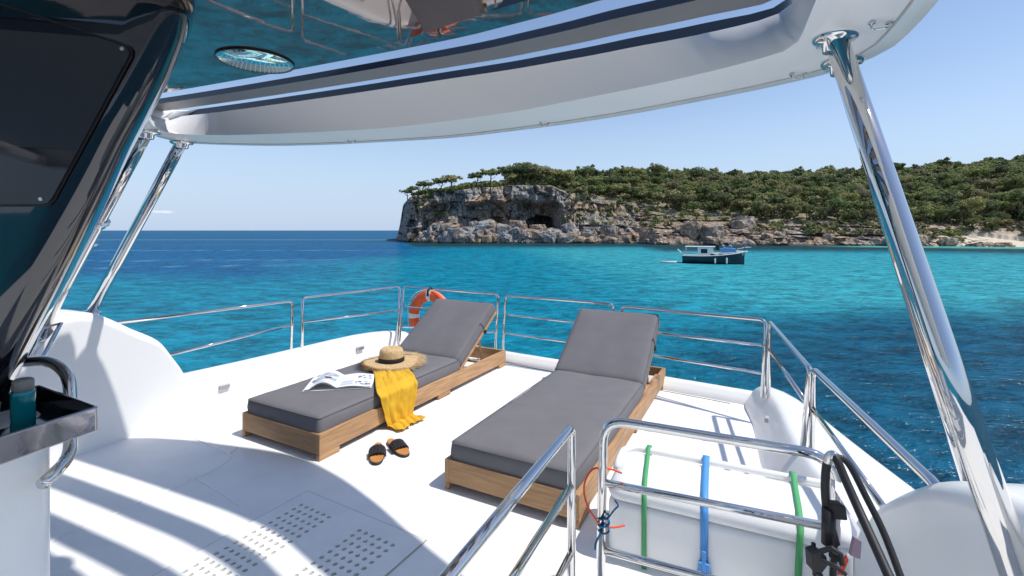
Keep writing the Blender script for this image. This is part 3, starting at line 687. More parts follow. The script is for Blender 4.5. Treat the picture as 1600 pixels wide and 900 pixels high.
# ---- magazine
def page_mat(name, seed, left):
    m = bpy.data.materials.new(name); m.use_nodes = True; n = m.node_tree.nodes; l = m.node_tree.links; b = n['Principled BSDF']; b.inputs['Roughness'].default_value = .35
    at_ = n.new('ShaderNodeAttribute'); at_.attribute_name = 'pg'
    l.new(at_.outputs['Color'], b.inputs['Base Color']); return m
pm = page_mat('printed_page', 1, True)
mag = thing('magazine', 'open magazine lying face up on the grey mattress', 'magazine', LT @ Vector((-.385, .50, ZM + .003)), -R(28.4) + R(38))
def page(side, wpg=.225, hpg=.29, lift=.042):
    nx, ny = 74, 100; rows = []; cols = []
    rp = random.Random(5 + side)
    for j in range(ny + 1):
        row = []
        for i in range(nx + 1):
            t = i / nx; x = side * t * wpg; y = (j / ny - .5) * hpg
            z = .010 + lift * (math.sin(min(1, t * 1.15) * math.pi) ** 1.2) * (1 if side < 0 else .22) + .004 * (1 - t)
            row.append((x * (1 - (.06 if side < 0 else 0)), y, z))
            c = (.82, .82, .82)
            v = 1 - j / ny
            if side < 0:
                if .20 < v < .74 and .12 < t < .80:
                    nn = noise.noise(Vector((t * 7, v * 6, 3))); c = (.42 + .3 * nn, .45 + .3 * nn, .52 + .3 * nn)
                    if (t - .38) ** 2 * 1.4 + (v - .55) ** 2 < .018: c = (.35, .07, .05) if nn > -.1 else (.05, .04, .05)
                    if abs(v - .40 - .1 * math.sin(t * 5)) < .03: c = (.75, .76, .8)
                if .74 < t < .93 and .30 < v < .52: c = (.10, .11, .15)
                if v > .80 and .15 < t < .7 and int(v * 60) % 2 == 0: c = (.45, .45, .46)
            else:
                if .50 < t < .92 and .12 < v < .40: nn = noise.noise(Vector((t * 12, v * 9, 8))); c = (.72, .73, .75) if nn > -.12 else (.10, .10, .12)
                if .48 < t < .95 and .62 < v < .88: nn = noise.noise(Vector((t * 9, v * 15, 1))); c = (.78, .78, .8) if nn > -.05 else (.07, .06, .09)
                if .06 < t < .42 and .55 < v < .90 and int(v * 70) % 2 == 0: c = (.40, .40, .42)
                if .06 < t < .40 and .60 < v < .72: c = (.55, .57, .62)
            cols.append((*c, 1))
        rows.append(row)
    mb = MB().grid(rows); o = mb.obj('page', pm, mag, smooth=True)
    ca = o.data.color_attributes.new('pg', 'FLOAT_COLOR', 'POINT')
    ca.data.foreach_set('color', np.array(cols, dtype=float).ravel())
    # stack of pages below
    blk = MB()
    for q_ in range(1, 5):
        rws = []
        for j in (0, ny):
            rws.append([(rows[j][i][0] * (1 + .006 * q_), rows[j][i][1] * 1.002, max(.0008 * (5 - q_), rows[j][i][2] - .0024 * q_)) for i in range(0, nx + 1, 6)])
        blk.grid(rws)
    blk.obj('page_stack', M['paper'], mag)
page(-1); page(1)
MB().box(-.222, .228, -.147, .147, -.0008, .0005).obj('cover', M['paper'], mag)
# ---- slide sandals
def sandal(px, py, rz, label, flip):
    t = thing('slide_sandal', label, 'sandal', at(px, py, 0), rz, 'pair of slide sandals')
    def outline(s=1.0, z=0):
        P = []
        for k in range(40):
            a = 2 * math.pi * k / 40; y = math.cos(a); x = math.sin(a)
            wd = .038 + .007 * y - .007 * math.exp(-((y + .15) / .35) ** 2)
            if flip: off = .004 * math.sin(y * 2)
            else: off = -.004 * math.sin(y * 2)
            P.append(Vector((math.copysign(abs(x) ** .8, x) * wd * 1.08 * s + off, -y * .134 * s, z)))
        return P
    o = MB(); n = 40; lay = [outline(.97, .0), outline(1, .003), outline(1, .012), outline(.97, .016)]; o.grid(lay, close_u=True); o.f.append(tuple(range(n))[::-1]); o.f.append(tuple(3 * n + i for i in range(n)))
    o.obj('outsole', M['rubber'], t)
    o = MB(); lay = [outline(.965, .0162), outline(.965, .021), outline(.94, .023)]; o.grid(lay, close_u=True); o.f.append(tuple(2 * n + i for i in range(n))); o.obj('footbed', M['tan'], t, smooth=False)
    rows = []
    for j in range(15):
        v = j / 14; yy = -.060 + .078 * v; row = []
        hgt = .024 + .014 * v
        for i in range(25):
            a = math.pi * i / 24; br = .0
            row.append((math.cos(a) * (.044 + br), yy + .006 * math.sin(a), .012 + math.sin(a) ** .8 * (hgt + br)))
        rows.append(row)
    s = MB().grid(rows).obj('strap', M['blackleather'], t, smooth=True); sd = s.modifiers.new('t', 'SOLIDIFY'); sd.thickness = .004
    wv = MB()
    for j in range(9):
        for i in range(13):
            a = math.pi * (i + .5 + (.5 if j % 2 else 0) * .8) / 13.5; yy = -.056 + .0088 * j; hgt = .026 + .014 * j / 9
            p = Vector((math.cos(a) * .046, yy, .012 + math.sin(a) ** .8 * (hgt + .003))); dx = Vector((-math.sin(a), 0, math.cos(a))) 
            q1 = p + dx * .006 + Vector((0, .006, 0)); q0 = p - dx * .006 - Vector((0, .006, 0))
            if (i + j) % 2: q0, q1 = p + dx * .006 - Vector((0, .006, 0)), p - dx * .006 + Vector((0, .006, 0))
            wv.tube([q0, p + Vector((math.cos(a), 0, math.sin(a))) * .003, q1], [.0022, .0042, .0022], 6, r2=None)
    wv.obj('braid', M['blackleather'], t, smooth=True)
sandal(589.5, 711, R(16), 'left slide sandal of the pair, braided black strap, pointing straight aft', False)
sandal(621, 702, R(35), 'right slide sandal of the pair, braided black strap, turned outward', True)

# ---- lifebuoy
rd = (c2 - c1).normalized(); lb = L(c1, c2, .325) + Vector((-rd.y, rd.x, 0)) * -.03
lc = Vector((lb.x, lb.y, lb.z - .305)); nrm = Vector((rd.y, -rd.x, 0)).normalized()
buoy = thing('lifebuoy', 'orange lifebuoy with pale bands hung on the stern rail', 'lifebuoy', lc)
def torus_seg(a0, a1, Rm, rx, rz_, n=24, m=20, ov=0):
    rows = []
    for k in range(n + 1):
        a = a0 + (a1 - a0) * k / n; c = rd * math.cos(a) + UP * math.sin(a); row = []
        for j in range(m): b = 2 * math.pi * j / m; row.append(c * (Rm + (rx + ov) * math.cos(b)) + nrm * (rz_ + ov) * math.sin(b))
        rows.append(row)
    return MB().grid(rows, close_u=True)
torus_seg(0, 2 * math.pi, .235, .062, .048, 72).obj('ring', M['orange'], buoy, smooth=True)
for k in range(4):
    a = math.pi / 2 * k + .02; torus_seg(a - .115, a + .115, .235, .062, .048, 6, ov=.0018).obj('band', M['whitebuoy'], buoy, smooth=True)
mbr = MB(); P = []
for k in range(73):
    a = 2 * math.pi * k / 72 + .0; q_ = abs(math.sin(2 * (a - .02))); P.append((rd * math.cos(a) + UP * math.sin(a)) * (.299 + .012 * q_) + nrm * (.02 + .02 * q_))
mbr.tube(P, .004, 6); mbr.obj('grab_line', M['rope_w'], buoy, smooth=True)
MB().tube([UP * .235 + nrm * .055, UP * .30 + nrm * .05, UP * .325, UP * .30 - nrm * .02, UP * .24 - nrm * .05], .012, 8).obj('lashing', M['rubber'], buoy, smooth=True)

# ================================================================ STRAPPED BOX, CORDS AND BLACK FRAME
BD = Vector((.90, -.42, 0)).normalized(); BX = Vector((.455, 1.93, 0)) - BD * .07; BN = Vector((.42, .90, 0)).normalized()
bl, bd, bh = .87, .33, .325
bxt = thing('storage_box', 'white moulded storage box strapped down behind the near rail', 'box', BX, math.atan2(BD.y, BD.x))
MB().box(0, bl, 0, bd, 0.0, .255).obj('box_body', M['gel'], bxt, bevel=(.045, 6))
rows = []
def rr2(x0, x1, y0, y1, r, z):
    P = rrect(x1 - x0, y1 - y0, r, 0, 8); return [p + Vector(((x0 + x1) / 2, (y0 + y1) / 2, z)) for p in P]
lid = [rr2(.004, bl - .004, .004, bd - .004, .05, .245), rr2(-.004, bl + .004, -.004, bd + .004, .06, .262), rr2(.0, bl, .0, bd, .06, .285), rr2(.02, bl - .02, .03, bd - .02, .06, .312), rr2(.05, bl - .05, .07, bd - .06, .05, .325), rr2(.07, bl - .07, .09, bd - .075, .04, .326)]
mb = MB().grid(lid, close_u=True); n = len(lid[0]); mb.f.append(tuple(5 * n + i for i in range(n))); mb.obj('lid', M['gel'], bxt, smooth=True)
rimP = [p for p in rr2(.006, bl - .006, .03, bd + .012, .07, .318)]
back = [p for p in rimP]
MB().tube([back[0] - Vector((0, .12, .02)), back[0] - Vector((0, .06, .004))] + back[0:18] + [back[17] - Vector((0, .06, .004)), back[17] - Vector((0, .12, .02))], .015, 12).obj('lid_roll', M['gel'], bxt, smooth=True)
def strap(x, wd, m, name, tilt=0, back=0):
    pth = [(x + tilt, -.008, -.0), (x + tilt * .7, -.008, .15), (x + tilt * .3, -.008, .262), (x, .005, .292), (x, .035, .319), (x, .09, .331), (x, .20, .331), (x, .26, .334), (x, .31, .339), (x, bd + .03, .336), (x, bd + .034, .30), (x, bd + .012, .05)]
    pth = [(a + back * max(0, min(1, b_ / bd)), b_, c) for a, b_, c in pth]
    pth = smoothpts(pth, 3); rows = [[Vector(p) - Vector((wd / 2, 0, 0)), Vector(p) + Vector((wd / 2, 0, 0))] for p in pth]
    o = MB().grid(rows).obj(name, m, bxt, smooth=True); s = o.modifiers.new('t', 'SOLIDIFY'); s.thickness = .002; s.offset = 0; return o
strap(.152, .019, M['green'], 'strap', 0, -.035); strap(.375, .028, M['blue'], 'strap', .0, -.01); strap(.690, .021, M['green'], 'strap', -.012, .01)
bpy.data.objects['strap']['label'] = 'green strap'; bpy.data.objects['strap.001']['label'] = 'blue strap with a ratchet'; bpy.data.objects['strap.002']['label'] = 'green strap'
MB().box(.355, .395, -.03, -.009, .03, .10).tube([(.350, -.02, .05), (.400, -.02, .05)], .016, 10).box(.368, .382, -.038, -.03, .06, .15).obj('ratchet', M['blue'], bxt, bevel=(.003, 2))
# blue and red cord on the near rail post
pc = atz(i1, 0); k0 = .25
cord = MB(); cord2 = MB()
for q_ in range(3):
    zc = .245 + .022 * q_; cord.tube([(pc + Vector((.021 * math.cos(a), .021 * math.sin(a), zc + .006 * math.sin(a + q_)))) for a in [2 * math.pi * k / 16 for k in range(16)]], .0036, 6, closed=True)
cord.tube(smoothpts([pc + Vector((.02, -.015, .30)), pc + Vector((.035, -.02, .325)), pc + Vector((.05, -.018, .34)), pc + Vector((.04, -.01, .355))], 4), .0034, 6)
cord.tube(smoothpts([pc + Vector((-.01, -.02, .245)), pc + Vector((-.03, -.02, .21)), pc + Vector((-.035, -.02, .18))], 4), .004, 6)
ct = thing('lashing_cord', 'dark blue cord knotted round the post of the near rail', 'cord', pc)
o = cord.obj('knot', M['bluec'], ct, smooth=True); o.location = -pc
cord2.tube(smoothpts([pc + Vector((-.02, -.01, .27)), pc + Vector((-.06, 0, .33)), pc + Vector((-.07, .01, .40)), pc + Vector((-.035, .02, .455)), pc + Vector((.03, .03, .45)), pc + Vector((.08, .06, .42))], 5), .0038, 6)
cord2.tube(smoothpts([pc + Vector((.0, .02, .245)), pc + Vector((.04, .03, .23)), pc + Vector((.09, .05, .225))], 4), .0038, 6)
tag(cord2.obj('red_cord', M['red'], smooth=True), 'orange red cord looping from the near rail post to the white box', 'cord')
# black folded frame
fb = far(1345, 860, 1.18)
ff = thing('folding_frame', 'black folded frame with clear sheet strapped to the near rail', 'frame', Vector((fb.x, fb.y, 0)))
O_ = Vector((fb.x, fb.y, 0))
def rq(P): return [Vector(p) - O_ for p in P]
tp = far(1303, 716, 1.26); bt = far(1400, 925, 1.02); tp2 = far(1313, 722, 1.33); bt2 = far(1425, 950, 1.12)
MB().tube(rq(smoothpts([far(1306, 850, 1.27), far(1291, 790, 1.28), far(1290, 740, 1.28), far(1296, 714, 1.27), far(1306, 716, 1.25), far(1322, 752, 1.22), far(1348, 810, 1.16), bt], 5)), .0105, 14).obj('tube', M['rubber'], ff, smooth=True)
MB().tube(rq(smoothpts([far(1303, 712, 1.31), far(1325, 724, 1.30), far(1354, 778, 1.26), far(1384, 840, 1.21), bt2], 5)), .0085, 14).obj('tube', M['rubber'], ff, smooth=True)
MB().tube(rq(smoothpts([far(1293, 722, 1.275), far(1296, 714, 1.27), far(1301, 711, 1.26), far(1306, 714, 1.25)], 5)), .0120, 14).obj('end_cap', M['chrome_b'], ff, smooth=True)
MB().prism(rq([far(1296, 788, 1.262), far(1322, 791, 1.23), far(1326, 815, 1.22), far(1297, 812, 1.262)]), Vector((.0, .03, 0))).obj('bracket', M['rubber'], ff, bevel=(.004, 2))
MB().tube(rq([far(1295, 795, 1.27), far(1294, 850, 1.27)]), .0165, 12).obj('grip', M['rubber'], ff, smooth=True)
cl = MB().prism(rq([far(1268, 866, 1.25), far(1280, 862, 1.24), far(1292, 870, 1.23), far(1294, 884, 1.23), far(1284, 897, 1.24), far(1270, 893, 1.25)]), Vector((0, .03, 0)))
cl.tube(rq([far(1271, 848, 1.27), far(1273, 900, 1.27)]), .006, 8); cl.tube(rq([far(1280, 862, 1.24), far(1300, 856, 1.23), far(1314, 866, 1.22), far(1316, 884, 1.21)]), .007, 8)
cl.tube(rq([far(1284, 876, 1.23), far(1304, 884, 1.21), far(1322, 898, 1.20)]), .006, 8); cl.tube(rq([far(1278, 893, 1.25), far(1290, 915, 1.25)]), .008, 8)
cl.tube(rq([far(1304, 846, 1.27), far(1300, 930, 1.25)]), .008, 10); cl.box(-.012, .012, -.012, .012, -.01, .01, Matrix.Translation(far(1306, 868, 1.24) - O_))
cl.obj('clamp', M['rubber'], ff, bevel=(.003, 2))
MB().add(rq([far(1292, 745, 1.30), far(1330, 762, 1.30), far(1390, 900, 1.22), far(1310, 900, 1.27)]), [(0, 1, 2, 3)]).obj('clear_sheet', M['clear'], ff)
MB().prism(rq([far(1323, 868, 1.25), far(1326, 876, 1.25), far(1316, 900, 1.25), far(1310, 898, 1.25), far(1315, 882, 1.25)]), (0, .004, 0)).obj('red_tab', M['red'], ff)
MB().prism(rq([far(1336, 842, 1.3), far(1347, 848, 1.3), far(1345, 876, 1.3), far(1330, 870, 1.3)]), (0, .01, 0)).obj('mauve_pad', M['purple'], ff)

# ================================================================ BLACK PYLON, PEDESTAL, TRAY, BOTTLE, GRAB HANDLE
edge = [(286, -80), (296, -10), (302, 8), (305, 20), (303, 32), (291, 65), (263, 125), (235, 180), (205, 235), (160, 330), (110, 430), (60, 522), (20, 602), (-20, 680), (-60, 765), (-100, 860)]
pyl = thing('mast_pylon', 'glossy black pylon leaning in from the left with a screwed panel', 'pylon', (-1.4, 1.2, 0))
PO = Vector((-1.4, 1.2, 0))
def rp(P): return [Vector(p) - PO for p in P]
rows = []
for off, yy in ((9, 1.55), (-1, 1.36), (0, 1.22), (8, 1.16), (20, 1.125), (36, 1.105), (60, 1.095), (100, 1.09)):
    row = []
    for k, (x, y) in enumerate(edge): row.append(far(x - off * 1.0, y - off * .25, yy))
    row = smoothpts(row, 3); rows.append(row)
rows.append([Vector((min(p.x - .02, -2.7), p.y + .02, p.z)) for p in rows[-1]])
MB().grid(rp([]) + [rp(r_) for r_ in rows]).obj('shell', M['black'], pyl, smooth=True)
back = [Vector((p.x, p.y, p.z)) for p in rows[0]]; bl_ = [Vector((-2.72, p.y + .25, p.z)) for p in back]
MB().grid([rp(back), rp(bl_), rp([Vector((-2.7, p.y, p.z)) for p in rows[-1]])]).obj('rear_shell', M['black'], pyl, smooth=True)
pnl = [(-400, -126), (0, 4), (190, 66), (202, 71), (206, 78), (205, 88), (84, 312), (76, 321), (64, 323), (0, 323), (-400, 323)]
MB().prism(rp([far(x, y, 1.087) for x, y in pnl]), (0, .004, 0)).obj('panel_gap', M['rubber'], pyl)
inner = [(-396, -114), (0, 9), (188, 70), (199, 75), (202, 81), (201, 87), (81, 309), (74, 317), (63, 319), (0, 319), (-396, 319)]
MB().prism(rp([far(x, y, 1.083) for x, y in inner]), (0, .003, 0)).obj('panel', M['blackpanel'], pyl)
for x, y in ((191, 76), (64, 311)):
    p = far(x, y, 1.0825) - PO; MB().lathe([(.005, 0), (.0045, .002), (.002, .0025)], 14, Matrix.Translation(p) @ Matrix.Rotation(R(90), 4, 'X')).lathe([(.0018, .0026), (.001, .0032)], 6, Matrix.Translation(p) @ Matrix.Rotation(R(90), 4, 'X')).obj('screw', M['chrome_b'], pyl)
# white pedestal
pc1 = Vector((-1.20, 1.26, 0)); q1 = pc1 - AFT * .9; q2 = pc1 - STB * .5 + AFT * 0; q3 = q1 - STB * .5
ped = MB().prism(fillet([q3, q1, pc1, q2], .09, 8), (0, 0, .86)).obj('pedestal', M['gel'], None, smooth=False)
ped.modifiers.new('b', 'BEVEL').width = .02; ped.data.polygons.foreach_set('use_smooth', [True] * len(ped.data.polygons)); ped.modifiers.new('w', 'WEIGHTED_NORMAL')
tag(ped, 'white rounded pedestal under the steel tray at the left edge', 'pedestal')
# tray
zt2 = .906; C0 = at(155, 634, zt2); u_ = -STB; v_ = Vector((-.30, -.95, 0)).normalized()
tr = thing('steel_tray', 'polished steel tray with dark inside holding the teal bottle', 'tray', Vector((C0.x, C0.y, 0)))
TO = Vector((C0.x, C0.y, 0))
lu, lv, dp = .36, .42, .062
def tq(a, b, z): return C0 * 1 + u_ * a + v_ * b - TO + UP * (z - zt2)
def ring(ins, z): 
    return fillet([tq(ins, lv * .5, z), tq(ins, ins, z), tq(lu - ins, ins, z), tq(lu - ins, lv - ins, z), tq(ins, lv - ins, z), tq(ins, lv * .5001, z)], .010, 5)[:-1]
MB().grid([ring(.003, zt2 - dp), ring(.0, zt2 - dp + .003), ring(0, zt2 - dp + .0035), ring(0, zt2 - .0045), ring(0, zt2 - .004), ring(.001, zt2 - .001), ring(.004, zt2), ring(.007, zt2 - .001), ring(.0075, zt2 - .003)], close_u=True).obj('tray_wall', M['tray_s'], tr, smooth=True)
mb = MB().grid([ring(.0075, zt2 - .003), ring(.012, zt2 - dp + .014)], close_u=True); mb.add(ring(.012, zt2 - dp + .014), [tuple(range(len(ring(.012, 0))))]); mb.obj('tray_inside', M['tray_in'], tr)
mb = MB(); mb.add(ring(.006, zt2 - dp), [tuple(range(len(ring(.01, 0))))]); mb.obj('tray_bottom', M['chrome_b'], tr)
bpos = at(36, 672, zt2 - dp + .014 + .02)
bpos = far(36, 668, 1.16); bz = zt2 - dp + .0145
bo = thing('water_bottle', 'teal bottle with a grey cap standing in the steel tray', 'bottle', Vector((bpos.x, bpos.y, bz)))
MB().lathe([(.020, 0), (.0225, .003), (.0225, .092), (.0220, .096), (.020, .100), (.019, .101)], 36).obj('body', M['teal'], bo, smooth=True)
MB().lathe([(.0190, .101), (.0205, .102), (.0203, .122), (.019, .126), (.014, .129), (.004, .130)], 36).obj('cap', M['cap'], bo, smooth=True)
# grab handle
gh = thing('grab_handle', 'bent polished steel grab handle curving round behind the tray', 'handle', far(75, 750, 1.17))
GO = far(75, 750, 1.17)
hpth = [far(-30, 560, 1.45), far(35, 566, 1.42), far(78, 563, 1.40), far(108, 585, 1.38), far(110, 630, 1.36), far(110, 705, 1.30), far(100, 724, 1.26), far(68, 755, 1.17)]
MB().tube([p - GO for p in fillet(hpth, .09, 6)], .0155, 20).obj('tube', M['chrome'], gh, smooth=True)
# steel-framed side window foot near the port hump
wf = thing('window_frame', 'slanted steel edged window foot between the black pylon and the port hump', 'window', far(60, 555, 2.3))
WO = far(60, 555, 2.3)
fr_ = [far(95, 505, 2.45), far(66, 512, 2.4), far(40, 570, 2.25), far(62, 568, 2.3)]
MB().tube([p - WO for p in fr_], .010, 8, closed=True).obj('frame', M['chrome'], wf, smooth=True)
MB().add([p - WO for p in fr_], [(0, 1, 2, 3)]).obj('glass', M['clear'], wf)
#@@LAND
# ================================================================ HEADLAND
TB = np.array([  # px, shoreY, rub_py, rubD, top_py, topD, ridge_py, ridgeD
 (604,240,376,3,375.6,6,375.5,10),(614,238,375,3,374,6,374,12),(620,234,374,3,372,5,372,14),(625,228,372,3,352,5,350,18),(630,219,371,3,322,6,319,30),(640,203,370,3,310,8,309,36),(655,192,366,5,306,12,303,40),(675,187,352,9,302,14,299,46),(705,184,346,10,299,15,296,50),(725,183,356,9,297,13,292,55),
 (750,183,356,9,294,15,289,60),(800,183,354,10,290,15,284,70),(860,183,357,9,291,14,281,75),(884,182,360,8,302,16,281,80),(940,181,362,7,312,24,280,88),(1000,180,362,5,318,26,276,98),(1022,164,364,6,330,32,277,120),(1050,160,366,7,336,34,277,125),
 (1150,156,367,7,338,32,280,125),(1190,157,371,5,350,18,281,130),(1300,153,371,5,350,16,278,140),(1400,150,374,5,356,14,273,150),(1500,147,381,4,365,16,265,170),(1560,142,384,4,373,16,259,185),(1600,138,385.5,5,377,16,256,195),(1800,122,386,6,377,20,244,210),(2400,92,390,6,380,20,232,240)], dtype=float)
cols_px = np.concatenate([np.arange(604, 1640, 1.5), np.arange(1640, 2400, 8)])
def tb(k, px): return np.interp(px, TB[:, 0], TB[:, k])
NRUB, NCL, NPL = 22, 70, 70
VV = []; rowcls = []
nrow = 2 + NRUB + NCL + NPL + 3
P3 = np.zeros((len(cols_px), nrow, 3))
def zof(py, Y): return H + (360 - py) / F * Y
fr3 = noise.fractal; NV = Vector
for ci, px in enumerate(cols_px):
    Ys, rp_, rd_, tp_, td_, gp_, gd_ = [float(tb(k, px)) for k in range(1, 8)]
    u = (px - 800) / F
    zr = zof(rp_, Ys + rd_); zt3 = zof(tp_, Ys + td_); zg = zof(gp_, Ys + gd_)
    Ys2 = Ys + 2.5 * noise.noise(NV((px * .02, 3, 0))) + 1.2 * noise.noise(NV((px * .09, 5, 0)))
    rec = float((.45 * sst(652, 664, np.array(px)) * (1 - sst(690, 700, np.array(px))) + sst(716, 738, np.array(px))) * (1 - sst(868, 882, np.array(px))))
    beach = float(sst(1500, 1560, np.array(px)))
    for k in range(nrow):
        if k < 2: Y = Ys2 - 6 * (2 - k) / 2; z = SEA - 1.2 * (2 - k) / 2 - .1; cl = 0
        elif k < 2 + NRUB:
            t = (k - 2) / NRUB; Y = Ys2 + rd_ * t; z = SEA - .1 + (zr - SEA + .1) * t ** .8; cl = 0
        elif k < 2 + NRUB + NCL:
            t = (k - 2 - NRUB) / NCL; z = zr + (zt3 - zr) * t; Y = Ys2 + rd_ + (td_ - rd_) * (t ** .9); cl = 1
        elif k < nrow - 3:
            t = (k - 2 - NRUB - NCL) / (NPL - 1); Y = Ys + td_ + (gd_ - td_) * t; z = zt3 + (zg - zt3) * (t ** .85) ; cl = 2
            if t < .06: Y = (Ys2 + td_) * (1 - t / .06) + Y * (t / .06)
        else:
            q_ = k - (nrow - 3) + 1; Y = Ys + gd_ + 25 * q_; z = zg - 4 * q_ ** 2; cl = 2
        X = u * Y; p = NV((X, Y, z))
        hgt = max(.0, zt3 - zr)
        amp = 1.0 if cl == 1 else (.6 if cl == 0 else .25)
        small = min(1, hgt / 5)
        if cl <= 1:
            # ledges on the low rocks
            ledge = float(sst(985, 1030, np.array(px)) * (1 - beach))
            if cl == 1 and ledge > 0:
                st_ = 2.4 + .5 * noise.noise(NV((X * .05, 0, 9))); zq = z + 1.6 * noise.noise(NV((X * .035, Y * .05, 7)))
                ph = (zq / st_) % 1.0; Y += ledge * 3.2 * (float(sst(.0, .35, np.array(1 - ph))) - .5) * -1
            n_big = noise.fractal(NV((X * .075, z * .05, 1.7)), 1, 2, 4); n_med = noise.fractal(NV((X * .35, z * .22, 4.7)), .9, 2, 5)
            fiss = abs(noise.noise(NV((X * .30 + 1.2 * noise.noise(NV((X * .1, z * .12, 5))), z * .10, 11)))) + .05 * noise.noise(NV((X * .3, z * .4, 31))); pock = noise.voronoi(NV((X * .38, z * .55, Y * .1)))[0]
            blk = noise.cell(NV((X * .22 + .8 * noise.noise(NV((X * .1, z * .1, 3))), z * .30 + .6 * noise.noise(NV((X * .15, z * .1, 8))), 2))); dY = n_big * 4.4 * amp + n_med * 1.7 * amp + max(0, .10 - fiss) * 13 * (amp if cl == 1 else 0) + (.5 - min(1, pock[0])) * -1.6 * amp + (blk - .5) * 2.6 * amp
            if cl == 1 and rec > 0:
                tz = t; dY += rec * (9.0 * float(sst(.66, .54, np.array(tz + .16 * noise.noise(NV((X * .14, 1, 1)))))) - .8)
                py_ = 360 - (z - H) / (Ys + td_) * F
                cx_ = (px - 845 + 5 * noise.noise(NV((z * .4, 2, 2)))) / 25; cy_ = (py_ - 352 + 4 * noise.noise(NV((px * .09, 5, 2)))) / (17 if px > 838 else 13)
                if abs(cx_) ** 2.6 + abs(cy_) ** 2.2 < 1: dY += 16
            z2 = z + (noise.fractal(NV((X * .3, Y * .3, 2)), 1, 2, 4) * (1.0 if cl == 0 else .35) * (1 - .8 * beach)) * small
            fade = min(1, (k) / 6.0) * (1 - .75 * beach) * small
            if px < 640: fade *= .6
            Y += dY * fade; z = z2 if k > 3 else z
            X += .9 * noise.noise(NV((X * .3, z * .3, 21))) * fade
        else:
            z += .9 * noise.fractal(NV((X * .05, Y * .05, 3)), 1, 2, 3) * min(1, t * 4) + .25 * noise.noise(NV((X * .4, Y * .4, 3)))
        P3[ci, k] = (X, Y, z)
nc = len(cols_px); idx = np.arange(nc * nrow).reshape(nc, nrow)
f = np.stack([idx[:-1, :-1], idx[1:, :-1], idx[1:, 1:], idx[:-1, 1:]], -1).reshape(-1, 4)
me = bpy.data.meshes.new('headland'); me.vertices.add(nc * nrow); me.vertices.foreach_set('co', P3.reshape(-1)); me.loops.add(f.size); me.loops.foreach_set('vertex_index', f.ravel())
me.polygons.add(len(f)); me.polygons.foreach_set('loop_start', np.arange(0, f.size, 4)); me.update(calc_edges=True)
land = bpy.data.objects.new('headland', me); COL.objects.link(land); struct(land, 'rocky wooded headland across the bay with a cliff and a dark cave')
